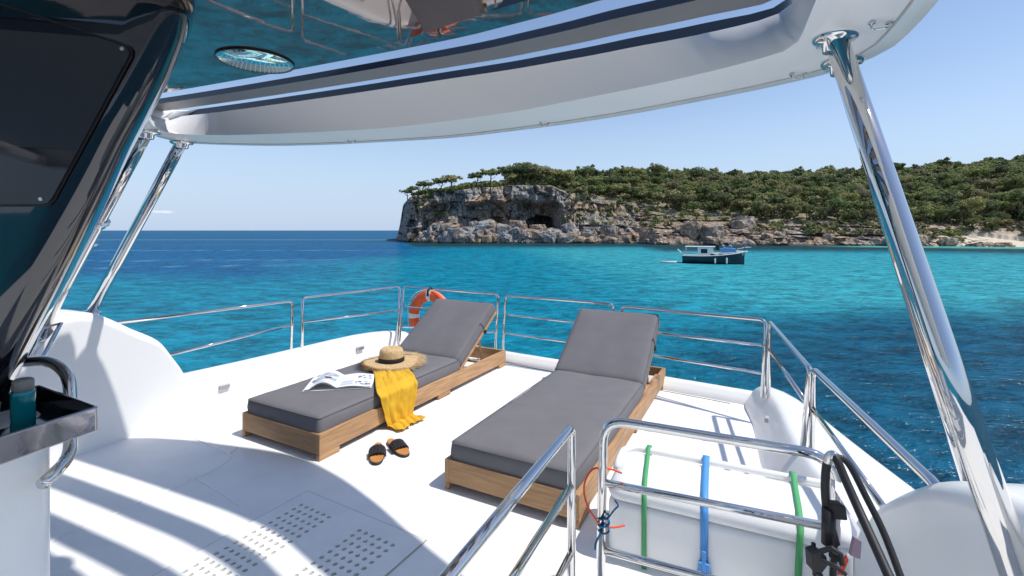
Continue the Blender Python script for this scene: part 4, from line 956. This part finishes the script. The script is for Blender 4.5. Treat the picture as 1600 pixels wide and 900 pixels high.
def rock_material(name, ground=True):
    m = bpy.data.materials.new(name); m.use_nodes = True; n = m.node_tree.nodes; l = m.node_tree.links; b = n['Principled BSDF']; b.inputs['Roughness'].default_value = .9; b.inputs['Specular IOR Level'].default_value = .2
    geo = n.new('ShaderNodeNewGeometry'); sep = n.new('ShaderNodeSeparateXYZ'); l.new(geo.outputs['Position'], sep.inputs[0]); sn = n.new('ShaderNodeSeparateXYZ'); l.new(geo.outputs['Normal'], sn.inputs[0])
    def nz(sc, st_, det, lo, hi):
        mpn = n.new('ShaderNodeMapping'); mpn.inputs['Scale'].default_value = st_; l.new(geo.outputs['Position'], mpn.inputs[0]); t = n.new('ShaderNodeTexNoise'); t.inputs['Scale'].default_value = sc; t.inputs['Detail'].default_value = det; l.new(mpn.outputs[0], t.inputs['Vector'])
        r = n.new('ShaderNodeMapRange'); r.inputs[1].default_value = lo; r.inputs[2].default_value = hi; l.new(t.outputs[0], r.inputs[0]); return r.outputs[0]
    def mix(fac, a, b_):
        x = n.new('ShaderNodeMix'); x.data_type = 'RGBA'
        if isinstance(fac, float): x.inputs[0].default_value = fac
        else: l.new(fac, x.inputs[0])
        for s_, v in ((6, a), (7, b_)):
            if isinstance(v, tuple): x.inputs[s_].default_value = (*v, 1)
            else: l.new(v, x.inputs[s_])
        return x.outputs[2]
    def mrange(src, a, b_, c=0, d_=1):
        r = n.new('ShaderNodeMapRange'); r.interpolation_type = 'SMOOTHSTEP'; r.inputs[1].default_value = a; r.inputs[2].default_value = b_; r.inputs[3].default_value = c; r.inputs[4].default_value = d_; l.new(src, r.inputs[0]); return r.outputs[0]
    def mul(a, b_):
        q = n.new('ShaderNodeMath'); q.operation = 'MULTIPLY'; l.new(a, q.inputs[0])
        if isinstance(b_, float): q.inputs[1].default_value = b_
        else: l.new(b_, q.inputs[1])
        return q.outputs[0]
    grey = mix(nz(.6, (1, 1, .5), 8, .35, .65), (.36, .36, .36), (.19, .185, .185))
    tan = mix(nz(.9, (1, 1, 1), 7, .3, .7), (.50, .36, .24), (.25, .165, .11))
    xr = mrange(sep.outputs[0], 5., 60.); zlow = mrange(sep.outputs[2], 5.0, -2.0)
    tn = nz(.09, (1, 1, 1.6), 5, .46, .56)
    ta = n.new('ShaderNodeMath'); ta.operation = 'ADD'; ta.use_clamp = True; l.new(mul(tn, .9), ta.inputs[0]); l.new(mul(xr, .55), ta.inputs[1])
    c = mix(ta.outputs[0], grey, tan)
    c = mix(mul(nz(.8, (1.6, 1, .30), 6, .50, .66), .85), c, (.065, .065, .07))
    c = mix(mul(nz(.28, (1, 1, .8), 5, .52, .62), .6), c, (.10, .095, .09))        # vertical black lichen streaks
    c = mix(mul(nz(2.2, (1, 1, 1), 6, .55, .75), .55), c, (.08, .07, .06))
    c = mix(mul(nz(1.1, (1, 1, 1), 5, .56, .66), .7), c, (.62, .58, .52))
    c = mix(mul(nz(.9, (.25, .25, 2.6), 5, .56, .66), .7), c, (.09, .08, .07))
    if ground:
        up = mrange(sn.outputs[2], .72, .93); hi_ = mrange(sep.outputs[2], 2.0, 6.5)
        soil = mix(nz(.25, (1, 1, 1), 6, .38, .62), (.17, .155, .075), (.33, .28, .18)); soil = mix(nz(.6, (1, 1, 1), 5, .5, .62), soil, (.09, .10, .045))
        c = mix(mul(mul(up, hi_), nz(.35, (1, 1, 1), 4, .30, .45)), c, soil)
        bx = mrange(sep.outputs[0], 128., 140.); c = mix(mul(bx, mrange(sep.outputs[2], 1.2, -1.2)), c, (.62, .54, .42))
    tide = mrange(sep.outputs[2], -2.9, -3.35)
    nb = n.new('ShaderNodeMath'); nb.operation = 'SUBTRACT'; nb.use_clamp = True; l.new(tide, nb.inputs[0]); l.new(mrange(sep.outputs[0], 118., 132.), nb.inputs[1])
    c = mix(mul(nb.outputs[0], .85), c, (.06, .055, .045))
    l.new(c, b.inputs['Base Color'])
    t = n.new('ShaderNodeTexNoise'); t.inputs['Scale'].default_value = 1.6; t.inputs['Detail'].default_value = 8; l.new(geo.outputs['Position'], t.inputs['Vector'])
    bp = n.new('ShaderNodeBump'); bp.inputs['Strength'].default_value = .9; bp.inputs['Distance'].default_value = .5; l.new(t.outputs[0], bp.inputs['Height']); l.new(bp.outputs[0], b.inputs['Normal'])
    return m
MR = rock_material('limestone'); me.materials.append(MR); me.polygons.foreach_set('use_smooth', [False] * len(me.polygons))
MRB = rock_material('boulder_limestone', False)

def surf(px, k):
    ci = float(np.interp(px, cols_px, np.arange(nc))); i = int(min(nc - 2, ci)); t = ci - i; j = int(min(nrow - 2, k)); s = k - j
    p = (P3[i, j] * (1 - t) + P3[i + 1, j] * t) * (1 - s) + (P3[i, j + 1] * (1 - t) + P3[i + 1, j + 1] * t) * s
    return Vector(p)
# boulders along the shore
bvars = []
for s in range(6):
    bm = bmesh.new(); bmesh.ops.create_icosphere(bm, subdivisions=3, radius=1)
    for v in bm.verts:
        q_ = v.co.normalized(); d_ = 1 + .35 * noise.noise(q_ * 1.3 + NV((s * 7, 0, 0))) + .16 * noise.noise(q_ * 3.1 + NV((s * 3, 2, 0)))
        c_ = q_ * d_; c_ = NV((max(-.78, min(.8, c_.x)), max(-.8, min(.76, c_.y)), max(-.5, min(.66, c_.z)))); v.co = c_ + q_ * .06 * noise.noise(q_ * 7)
    mb_ = bpy.data.meshes.new('boulder'); bm.to_mesh(mb_); bm.free(); mb_.materials.append(MRB); bvars.append(mb_)
rb = random.Random(11)
def zone(px):
    for a, b, s in ((600, 700, 'below the left end of the cliff'), (700, 740, 'below the tan outcrop of the cliff'), (740, 780, 'below the shaded cliff'), (780, 820, 'just left of the cave'), (820, 880, 'at the foot of the cave'), (880, 915, 'just right of the cave'), (915, 960, 'below the broken cliff'), (960, 1015, 'left of the pale ledges'), (1015, 1170, 'on the pale ledges behind the navy boat'), (1170, 1400, 'on the low shore right of the navy boat'), (1400, 1600, 'on the shore right of the thick steel post')):
        if a <= px < b: return s
    return 'on the far right shore'
sizes = {0: 'large', 1: 'mid sized', 2: 'small'}
blist = []
for k in range(420):
    px = rb.choice([rb.uniform(645, 1015), rb.uniform(1015, 1590), rb.uniform(690, 900)]); kk = rb.uniform(2, 2 + NRUB * .95) if px < 1015 else rb.uniform(2, 2 + NRUB)
    s = (.3 + rb.random() ** 4 * 3.6) * (.75 if px > 1170 else 1)
    if 1005 < px < 1175: s *= 1.5; kk = rb.uniform(2, 2 + NRUB + NCL * .55)
    p = surf(px, kk); blist.append((s, px, p))
blist.sort(key=lambda t: -t[0])
small_v, small_f = [], []
for k, (s, px, p) in enumerate(blist):
    if k < 120:
        o = bpy.data.objects.new('boulder', bvars[k % 6]); COL.objects.link(o); o.location = p + UP * .1 * s; o.scale = (s * rb.uniform(.8, 1.4), s, s * rb.uniform(.7, 1.1)); o.rotation_euler = (rb.uniform(-.3, .3), rb.uniform(-.3, .3), rb.uniform(0, 6.28))
        tag(o, ('huge' if s > 2.4 else 'big' if s > 1.6 else 'mid sized' if s > 1.0 else 'small') + ' limestone boulder ' + ('at the waterline ' if p.z < SEA + .9 else 'higher up ' if p.z > SEA + 2.2 else '') + zone(px), 'boulder', 'boulders ' + zone(px))
    else:
        mb_ = bvars[k % 6]; base = len(small_v); rot = Matrix.Rotation(rb.uniform(0, 6.28), 3, 'Z'); s *= .9
        small_v += [rot @ (v.co * s) + p for v in mb_.vertices]; small_f += [tuple(base + i for i in q_.vertices) for q_ in mb_.polygons]
o = new_obj('shore_rubble', small_v, small_f, MRB); o['kind'] = 'stuff'; o['label'] = 'small broken rocks along the shore of the headland'; o['category'] = 'rocks'

# ---------------------------------------------------------------- pines
def leaf_material():
    m = bpy.data.materials.new('pine_foliage'); m.use_nodes = True; n = m.node_tree.nodes; l = m.node_tree.links; b = n['Principled BSDF']; b.inputs['Roughness'].default_value = .7; b.inputs['Specular IOR Level'].default_value = .2; TR = n.new('ShaderNodeBsdfTranslucent'); MSH = n.new('ShaderNodeMixShader'); MSH.inputs[0].default_value = .35; l.new(b.outputs[0], MSH.inputs[1]); l.new(TR.outputs[0], MSH.inputs[2]); l.new(MSH.outputs[0], n['Material Output'].inputs['Surface'])
    oi = n.new('ShaderNodeObjectInfo'); at_ = n.new('ShaderNodeAttribute'); at_.attribute_name = 'tint'
    ad_ = n.new('ShaderNodeMath'); ad_.operation = 'ADD'; l.new(oi.outputs['Random'], ad_.inputs[0]); l.new(at_.outputs['Fac'], ad_.inputs[1])
    fr_ = n.new('ShaderNodeMath'); fr_.operation = 'FRACT'; l.new(ad_.outputs[0], fr_.inputs[0])
    cr = n.new('ShaderNodeValToRGB'); e = cr.color_ramp.elements; e[0].position = 0; e[0].color = (.060, .075, .034, 1); e[1].position = 1; e[1].color = (.150, .150, .060, 1)
    for ps, c in ((.25, (.085, .105, .040)), (.5, (.120, .130, .048)), (.68, (.040, .055, .026)), (.85, (.135, .120, .068))): x = cr.color_ramp.elements.new(ps); x.color = (*c, 1)
    l.new(fr_.outputs[0], cr.inputs[0])
    geo = n.new('ShaderNodeNewGeometry'); t = n.new('ShaderNodeTexNoise'); t.inputs['Scale'].default_value = .8; t.inputs['Detail'].default_value = 3; l.new(geo.outputs['Position'], t.inputs['Vector'])
    r = n.new('ShaderNodeMapRange'); r.inputs[1].default_value = .35; r.inputs[2].default_value = .65; r.inputs[3].default_value = 1.6; r.inputs[4].default_value = 3.0; l.new(t.outputs[0], r.inputs[0])
    vm = n.new('ShaderNodeVectorMath'); vm.operation = 'SCALE'; l.new(cr.outputs[0], vm.inputs[0]); l.new(r.outputs[0], vm.inputs['Scale']); l.new(vm.outputs[0], b.inputs['Base Color']); l.new(vm.outputs[0], TR.inputs['Color'])
    return m
ML = leaf_material(); MT = mat('pine_bark', (.13, .09, .06), .9)
def crown_np(rs, n_cl, per, rx, rz_, zc, umbrella=True, leaf=.30):
    cl = rs.normal(size=(n_cl, 3)); cl /= np.linalg.norm(cl, axis=1)[:, None]; rad = rs.rand(n_cl) ** .45
    cl = cl * rad[:, None]; 
    if umbrella: cl[:, 2] = np.where(cl[:, 2] < 0, cl[:, 2] * .45, cl[:, 2])
    cl *= np.array([rx, rx, rz_]); cl[:, 2] += zc
    cl[:, 0] += rs.normal() * .3; crad = rx * (.20 + .16 * rs.rand(n_cl))
    c = np.repeat(cl, per, 0); cr_ = np.repeat(crad, per); d_ = rs.normal(size=(len(c), 3)); d_ /= np.linalg.norm(d_, axis=1)[:, None]
    d_[:, 2] *= .75; pos = c + d_ * (cr_ * rs.rand(len(c)) ** .35)[:, None]
    nrm_ = d_ + rs.normal(size=d_.shape) * .45 + np.array([0, 0, .35]); nrm_ /= np.linalg.norm(nrm_, axis=1)[:, None]
    a = np.cross(nrm_, rs.normal(size=nrm_.shape)); a /= np.linalg.norm(a, axis=1)[:, None]; b = np.cross(nrm_, a)
    s = leaf * (.6 + .8 * rs.rand(len(c)))[:, None]
    v = np.stack([pos - a * s, pos + b * s * .6, pos + a * s, pos - b * s * .6], 1).reshape(-1, 3)
    f_ = np.arange(len(v)).reshape(-1, 4); return v, f_
def trunk_mb(rs, h, rx):
    mb = MB(); ln_ = Vector((rs.normal() * .12 * h, rs.normal() * .1 * h, 0))
    P = [Vector((0, 0, -.6)), Vector((0, 0, h * .3)) + ln_ * .3, Vector((0, 0, h * .65)) + ln_ * .8, Vector((0, 0, h)) + ln_]
    mb.tube(P, [.26, .2, .15, .08], 6)
    for k in range(4):
        a = rs.rand() * 6.28; st_ = P[2].lerp(P[1], rs.rand() * .5); e = st_ + Vector((math.cos(a) * rx * .7, math.sin(a) * rx * .7, h * .35)); m_ = st_.lerp(e, .5) + Vector((0, 0, -.2))
        mb.tube([st_, m_, e], [.10, .07, .03], 5)
    return mb
def mesh_from(v, f_, m, name):
    me = bpy.data.meshes.new(name); me.vertices.add(len(v)); me.vertices.foreach_set('co', np.asarray(v, dtype=float).ravel()); f_ = np.asarray(f_); me.loops.add(f_.size); me.loops.foreach_set('vertex_index', f_.ravel())
    me.polygons.add(len(f_)); me.polygons.foreach_set('loop_start', np.arange(0, f_.size, f_.shape[1])); me.update(calc_edges=True); me.materials.append(m); return me
tv = []
for s in range(8):
    rs = np.random.RandomState(50 + s); umb = s < 6; h_t = 4.2 + rs.rand() * 1.2 if umb else 2.2; rx = 2.5 + rs.rand() * .9
    v, f_ = crown_np(rs, 40, 26, rx, 1.3 + rs.rand() * .9 if umb else 2.0, h_t + .3, umb)
    tm = trunk_mb(rs, h_t, rx); tv.append((v, f_, tm, mesh_from(v, f_, ML, 'crown')))
trunkme = []
for s in range(8):
    tm = tv[s][2]; me_ = bpy.data.meshes.new('trunk'); me_.from_pydata([tuple(p) for p in tm.v], [], tm.f); me_.materials.append(MT); trunkme.append(me_)
def tree_label(px, kk=0, s=1):
    Z = [(760, 'above the left part of the cliff'), (820, 'above the shaded cliff left of the cave'), (870, 'straight above the cave'), (910, 'where the grey cliff ends right of the cave'), (960, 'above the broken cliff right of the cave'), (1010, 'left of the pale ledges'), (1060, 'above the stern of the navy boat'), (1110, 'above the cabin of the navy boat'), (1165, 'above the bow of the navy boat'), (1230, 'just right of the navy boat'), (1300, 'between navy boat and steel post'), (1365, 'just left of the thick steel post'), (1430, 'just right of the thick steel post'), (1500, 'on the hill left of the beach'), (1560, 'on the hill above the beach')]
    zz = next((t for a, t in Z if px < a), 'at the far right edge of the hill')
    v = (kk - K0) / NPL
    row = 'in the lowest row' if v < .12 else 'low in the wood' if v < .28 else 'half way up' if v < .5 else 'high on the slope' if v < .75 else 'near the skyline'
    sz_ = 'small' if s < .8 else 'mid sized' if s < 1.05 else 'broad' if s < 1.3 else 'very large'
    return sz_ + ' pine ' + row + ', ' + zz
K0 = 2 + NRUB + NCL
def put_tree(p, sc, var, rz, label, group, zs=1.0):
    e = bpy.data.objects.new('pine_tree', None); COL.objects.link(e); e.location = p; e.scale = (sc, sc, sc * zs); e.rotation_euler = (0, 0, rz); e.empty_display_size = 1
    tag(e, label, 'tree', group)
    c = bpy.data.objects.new('crown', tv[var][3]); COL.objects.link(c); c.parent = e
    t_ = bpy.data.objects.new('trunk', trunkme[var]); COL.objects.link(t_); t_.parent = e
rt = random.Random(21)
rim = [(637, 1.0, 'leftmost small pine leaning over the end of the cliff'), (646, .9, 'second pine from the left end of the cliff top'), (658, 1.05, 'third pine from the left end of the cliff top'), (668, .95, 'pine left of the gap before the pair with flat crowns'), (686, 1.15, 'left one of two flat crowned pines on the cliff rim'), (704, 1.3, 'right one of two flat crowned pines on the cliff rim'), (743, 1.25, 'lone umbrella pine standing clear of the wood on the cliff rim'), (765, 1.4, 'tall rounded pine just right of the lone umbrella pine'), (787, 1.4, 'wide flat topped pine at the left edge of the cliff wood'), (812, 1.5, 'dense pine above the shaded cliff'), (822, 1.45, 'dense pine above the left edge of the cave'), (846, 1.5, 'taller pine sticking out over the cave'), (875, 1.5, 'broad pine where the grey cliff ends')]
for i, (px, s, lab) in enumerate(rim):
    kk = K0 + (2 if px < 740 else 5); p = surf(px, kk); s *= .95
    put_tree(p, s * 1.18, i % 6, rt.random() * 6.28, lab, 'pines on the cliff rim', .72)
cand = []
for k in range(7000):
    px = rt.uniform(795, 1750); kk = rt.uniform(K0 + 1.5, K0 + NPL + .5)
    if px < 860: kk = rt.uniform(K0 + 10, K0 + NPL)
    p = surf(px, kk)
    # clearings
    nn = noise.noise(NV((p.x * .035, p.y * .035, 5)))
    if nn < -.22 and rt.random() < .85: continue
    if 1030 < px < 1100 and kk < K0 + 14 and rt.random() < .7: continue
    cand.append((px, kk, p))
acc = []; grid_ = {}
for px, kk, p in cand:
    s = rt.uniform(.65, 1.25) * (1.0 if rt.random() > .12 else 1.35); rad_ = 2.35 * s
    gx, gy = int(p.x // 5), int(p.y // 5); ok = True
    for a in (-1, 0, 1):
        for b in (-1, 0, 1):
            for (q_, r2_) in grid_.get((gx + a, gy + b), ()):
                if (q_.x - p.x) ** 2 + (q_.y - p.y) ** 2 < (rad_ * .5 + r2_ * .5) ** 2 * 1.9: ok = False; break
            if not ok: break
        if not ok: break
    if ok: grid_.setdefault((gx, gy), []).append((p, rad_)); acc.append((px, kk, p, s))
print('trees', len(acc))
inview = [a for a in acc if a[0] < 1612]
inview.sort(key=lambda a: -(a[3] / a[2].y) * (1.0 if a[1] < K0 + 40 else .8))
near_ = inview[:285]; nearset = set(id(a) for a in near_)
for a in near_:
    px, kk, p, s = a; put_tree(p, s, rt.randrange(8), rt.random() * 6.28, tree_label(px, kk, s), 'pines on the headland', rt.uniform(.72, 1.2))
FV, FF, FT = [], [], []; base = 0
lite = []
for s in range(8):
    rs = np.random.RandomState(80 + s); lite.append(crown_np(rs, 30, 12, 2.9, 1.9, 3.6 if s % 2 else 2.6, True, .55))
lite_b = [crown_np(np.random.RandomState(180 + s), 10, 12, 1.2, .75, .5, True, .34) for s in range(4)]
def addf(v, f_, p, s, rz, tint):
    global base
    c_, s_ = math.cos(rz), math.sin(rz); M3 = np.array([[c_, -s_, 0], [s_, c_, 0], [0, 0, 1]]); FV.append((v * s) @ M3.T + np.array(p)); FF.append(f_ + base); base += len(v); FT.append(np.full(len(v), tint))
for a in acc:
    if id(a) in nearset: continue
    v, f_ = lite[rt.randrange(8)]; addf(v, f_, a[2], a[3], rt.random() * 6.28, rt.random())
for k in range(2600):
    px = rt.uniform(645, 1610); kk = rt.uniform(K0 - 1.5, K0 + 62) if rt.random() < .85 else rt.uniform(2 + NRUB + NCL * .15, K0)
    if kk < K0 and (720 < px < 880) : continue
    if px > 1500 and kk < K0 + 1: continue
    v, f_ = lite_b[rt.randrange(4)]; addf(v, f_, surf(px, kk), rt.uniform(.5, 1.35), rt.random() * 6.28, rt.random())
v = np.concatenate(FV); f_ = np.concatenate(FF); fm = mesh_from(v, f_, ML, 'forest')
ta_ = fm.attributes.new('tint', 'FLOAT', 'POINT'); ta_.data.foreach_set('value', np.concatenate(FT))
fo = bpy.data.objects.new('forest', fm); COL.objects.link(fo); tag(fo, 'dense far pine wood and scrub covering the headland', 'forest', None, 'stuff')

# ================================================================ BOATS
def boat():
    bw = at(1163, 413, SEA); sw = at(1067, 410.5, SEA); Lb = (bw - sw).length; ang = math.atan2((bw - sw).y, (bw - sw).x)
    t = thing('motor_boat', 'navy hulled motor boat with white cabin anchored off the rocks', 'boat', sw, ang)
    # x forward, y port
    st_ = []; n = 16
    for i in range(n + 1):
        s = i / n; x = s * Lb; bm_ = 1.55 * (1 - .12 * (1 - s) ** 2) * math.sqrt(max(0, 1 - max(0, (s - .35) / .655) ** 2.4)) + .02
        sh_ = 1.05 + .10 * (1 - s) ** 2 + .75 * s ** 2.6
        row = []
        for a, zz in ((1.0, sh_), (.985, sh_ * .6), (.90, .25), (.72, -.15), (0, -.5), (-.72, -.15), (-.90, .25), (-.985, sh_ * .6), (-1.0, sh_)): row.append((x + (0.0 if s < .95 else .0) + (zz - .4) * .03 * s, a * bm_, zz))
        st_.append(row)
    mb = MB().grid(st_); mb.f.append(tuple(range(9))); mb.obj('hull', M['bnavy'], t, smooth=True)
    rows = [[(x, y, z) for x, y, z in ((r_[0][0], r_[0][1] * .97, r_[0][2] - .06), (r_[8][0], r_[8][1] * .97, r_[8][2] - .06))] for r_ in st_]; MB().grid(rows).obj('deck', M['bwhite'], t)
    for sd in (0, 8): MB().tube([Vector(r_[sd]) + UP * .03 for r_ in st_], .06, 6).obj('rub_rail', M['bwhite'], t)
    MB().prism([(2.6, -1.05, 1.0), (2.6, -1.05, 1.5), (3.9, -1.05, 1.55), (6.9, -.95, 1.75), (8.3, -.5, 1.7), (8.3, -.5, 1.3)], (0, 2.1, 0)).obj('cabin_trunk', M['bwhite'], t, bevel=(.06, 2))
    MB().box(2.15, 4.3, -1.0, 1.0, 1.1, 2.45).obj('wheelhouse', M['bwhite'], t, bevel=(.08, 2))
    MB().box(.35, 4.55, -1.1, 1.1, 2.46, 2.56).obj('canopy', M['bwhite'], t, bevel=(.03, 1))
    for x, y in ((.5, -1), (.5, 1)): MB().tube([(x, y, 1.1), (x, y, 2.46)], .035, 6).obj('canopy_post', M['chrome_b'], t)
    for sy in (-1.012, 1.005): MB().box(2.6, 3.5, sy, sy + .008, 1.55, 2.2).obj('window', M['bglass'], t)
    MB().box(4.302, 4.31, -.75, .75, 1.75, 2.3).obj('window', M['bglass'], t)
    for x in (3.9, 5.1, 6.2): MB().box(x, x + .55, -1.10, -1.055, 1.28, 1.46).obj('window', M['bglass'], t)
    MB().prism([(5.2, -.7, 1.72), (5.2, -.7, 2.25), (5.8, -.7, 2.4), (7.3, -.7, 2.28), (7.4, -.7, 1.72)], (0, 1.4, 0)).obj('sun_cover', M['bblue'], t, bevel=(.06, 2))
    MB().box(7.35, 8.9, -.45, .45, 1.72, 1.95).obj('bow_locker', M['bwhite'], t, bevel=(.08, 2))
    MB().box(4.6, 5.1, -.5, .3, 2.0, 2.9).obj('helm_seat', M['rubber'], t, bevel=(.08, 2))
    for x in (5.6, 6.6): MB().lathe([(.05, 0), (.24, .1), (.26, .35), (.1, .5)], 10, Matrix.Translation((x, .1, 2.35))).obj('lantern', M['bshade'], t)
    for x, h2 in ((4.55, .78), (6.1, .9)):
        MB().lathe([(.02, 0), (.10, .06), (.12, .25), (.12, h2 - .15), (.05, h2)], 12, Matrix.Translation((x, -1.63, .10))).obj('fender', M['bwhite'], t)
    MB().tube([(.2, -.9, 1.15), (-.35, -.8, 1.75), (-.7, -.8, 2.1)], .10, 6).obj('stern_davit', M['bwhite'], t)
    MB().tube([(0, -1.1, 1.15), (.2, -1.2, 1.75), (1.9, -1.25, 1.75), (2.2, -1.2, 1.2)], .03, 6).obj('side_rail', M['chrome_b'], t)
    for sy in (-1, 1): MB().tube([(7.2, sy * .95, 1.5), (7.6, sy * .9, 2.25), (9.0, sy * .45, 2.55), (Lb + .1, 0, 2.7)], .03, 6).obj('bow_rail', M['chrome_b'], t)
    MB().tube([(8.2, 0, 2.45), (Lb + .9, 0, 2.5)], .045, 6).obj('bowsprit', M['bwhite'], t)
    MB().tube([(Lb - .25, 0, 1.0), (Lb + .05, 0, 2.55)], .07, 6).obj('stem_post', M['bnavy'], t)
    MB().tube([(Lb - .1, 0, 2.3), (Lb + .8, -.4, 4.4)], .02, 5).obj('rod', M['bshade'], t)
    # white dinghy astern
    d_ = thing('dinghy', 'low white dinghy trailing behind the navy motor boat', 'boat', sw + Vector((-2.2, -.2, -.06)), ang)
    MB().tube(fillet([(-1.3, -.5, .2), (.7, -.55, .2), (1.4, 0, .3), (.7, .55, .2), (-1.3, .5, .2)], .4, 5), .10, 10).obj('tube', M['bwhite'], d_, smooth=True)
    MB().box(-1.25, .8, -.45, .45, .05, .12).obj('floor', M['bshade'], d_)
boat()
fbp = at(143, 385, SEA)
ft = thing('far_boat', 'tiny speck of a boat on the open sea left of the steel posts', 'boat', fbp, .2); ft.scale = (.7, .7, .7)
MB().prism([(-2.5, -.7, 0), (-2.7, -.7, .8), (2.9, -.7, 1.1), (2.3, -.7, 0)], (0, 1.4, 0)).obj('hull', M['bwhite'], ft)
MB().prism([(-1.5, -.5, .85), (-1.2, -.5, 2.0), (.6, -.5, 2.0), (1.2, -.5, 1.0)], (0, 1.0, 0)).obj('cabin', M['bshade'], ft)
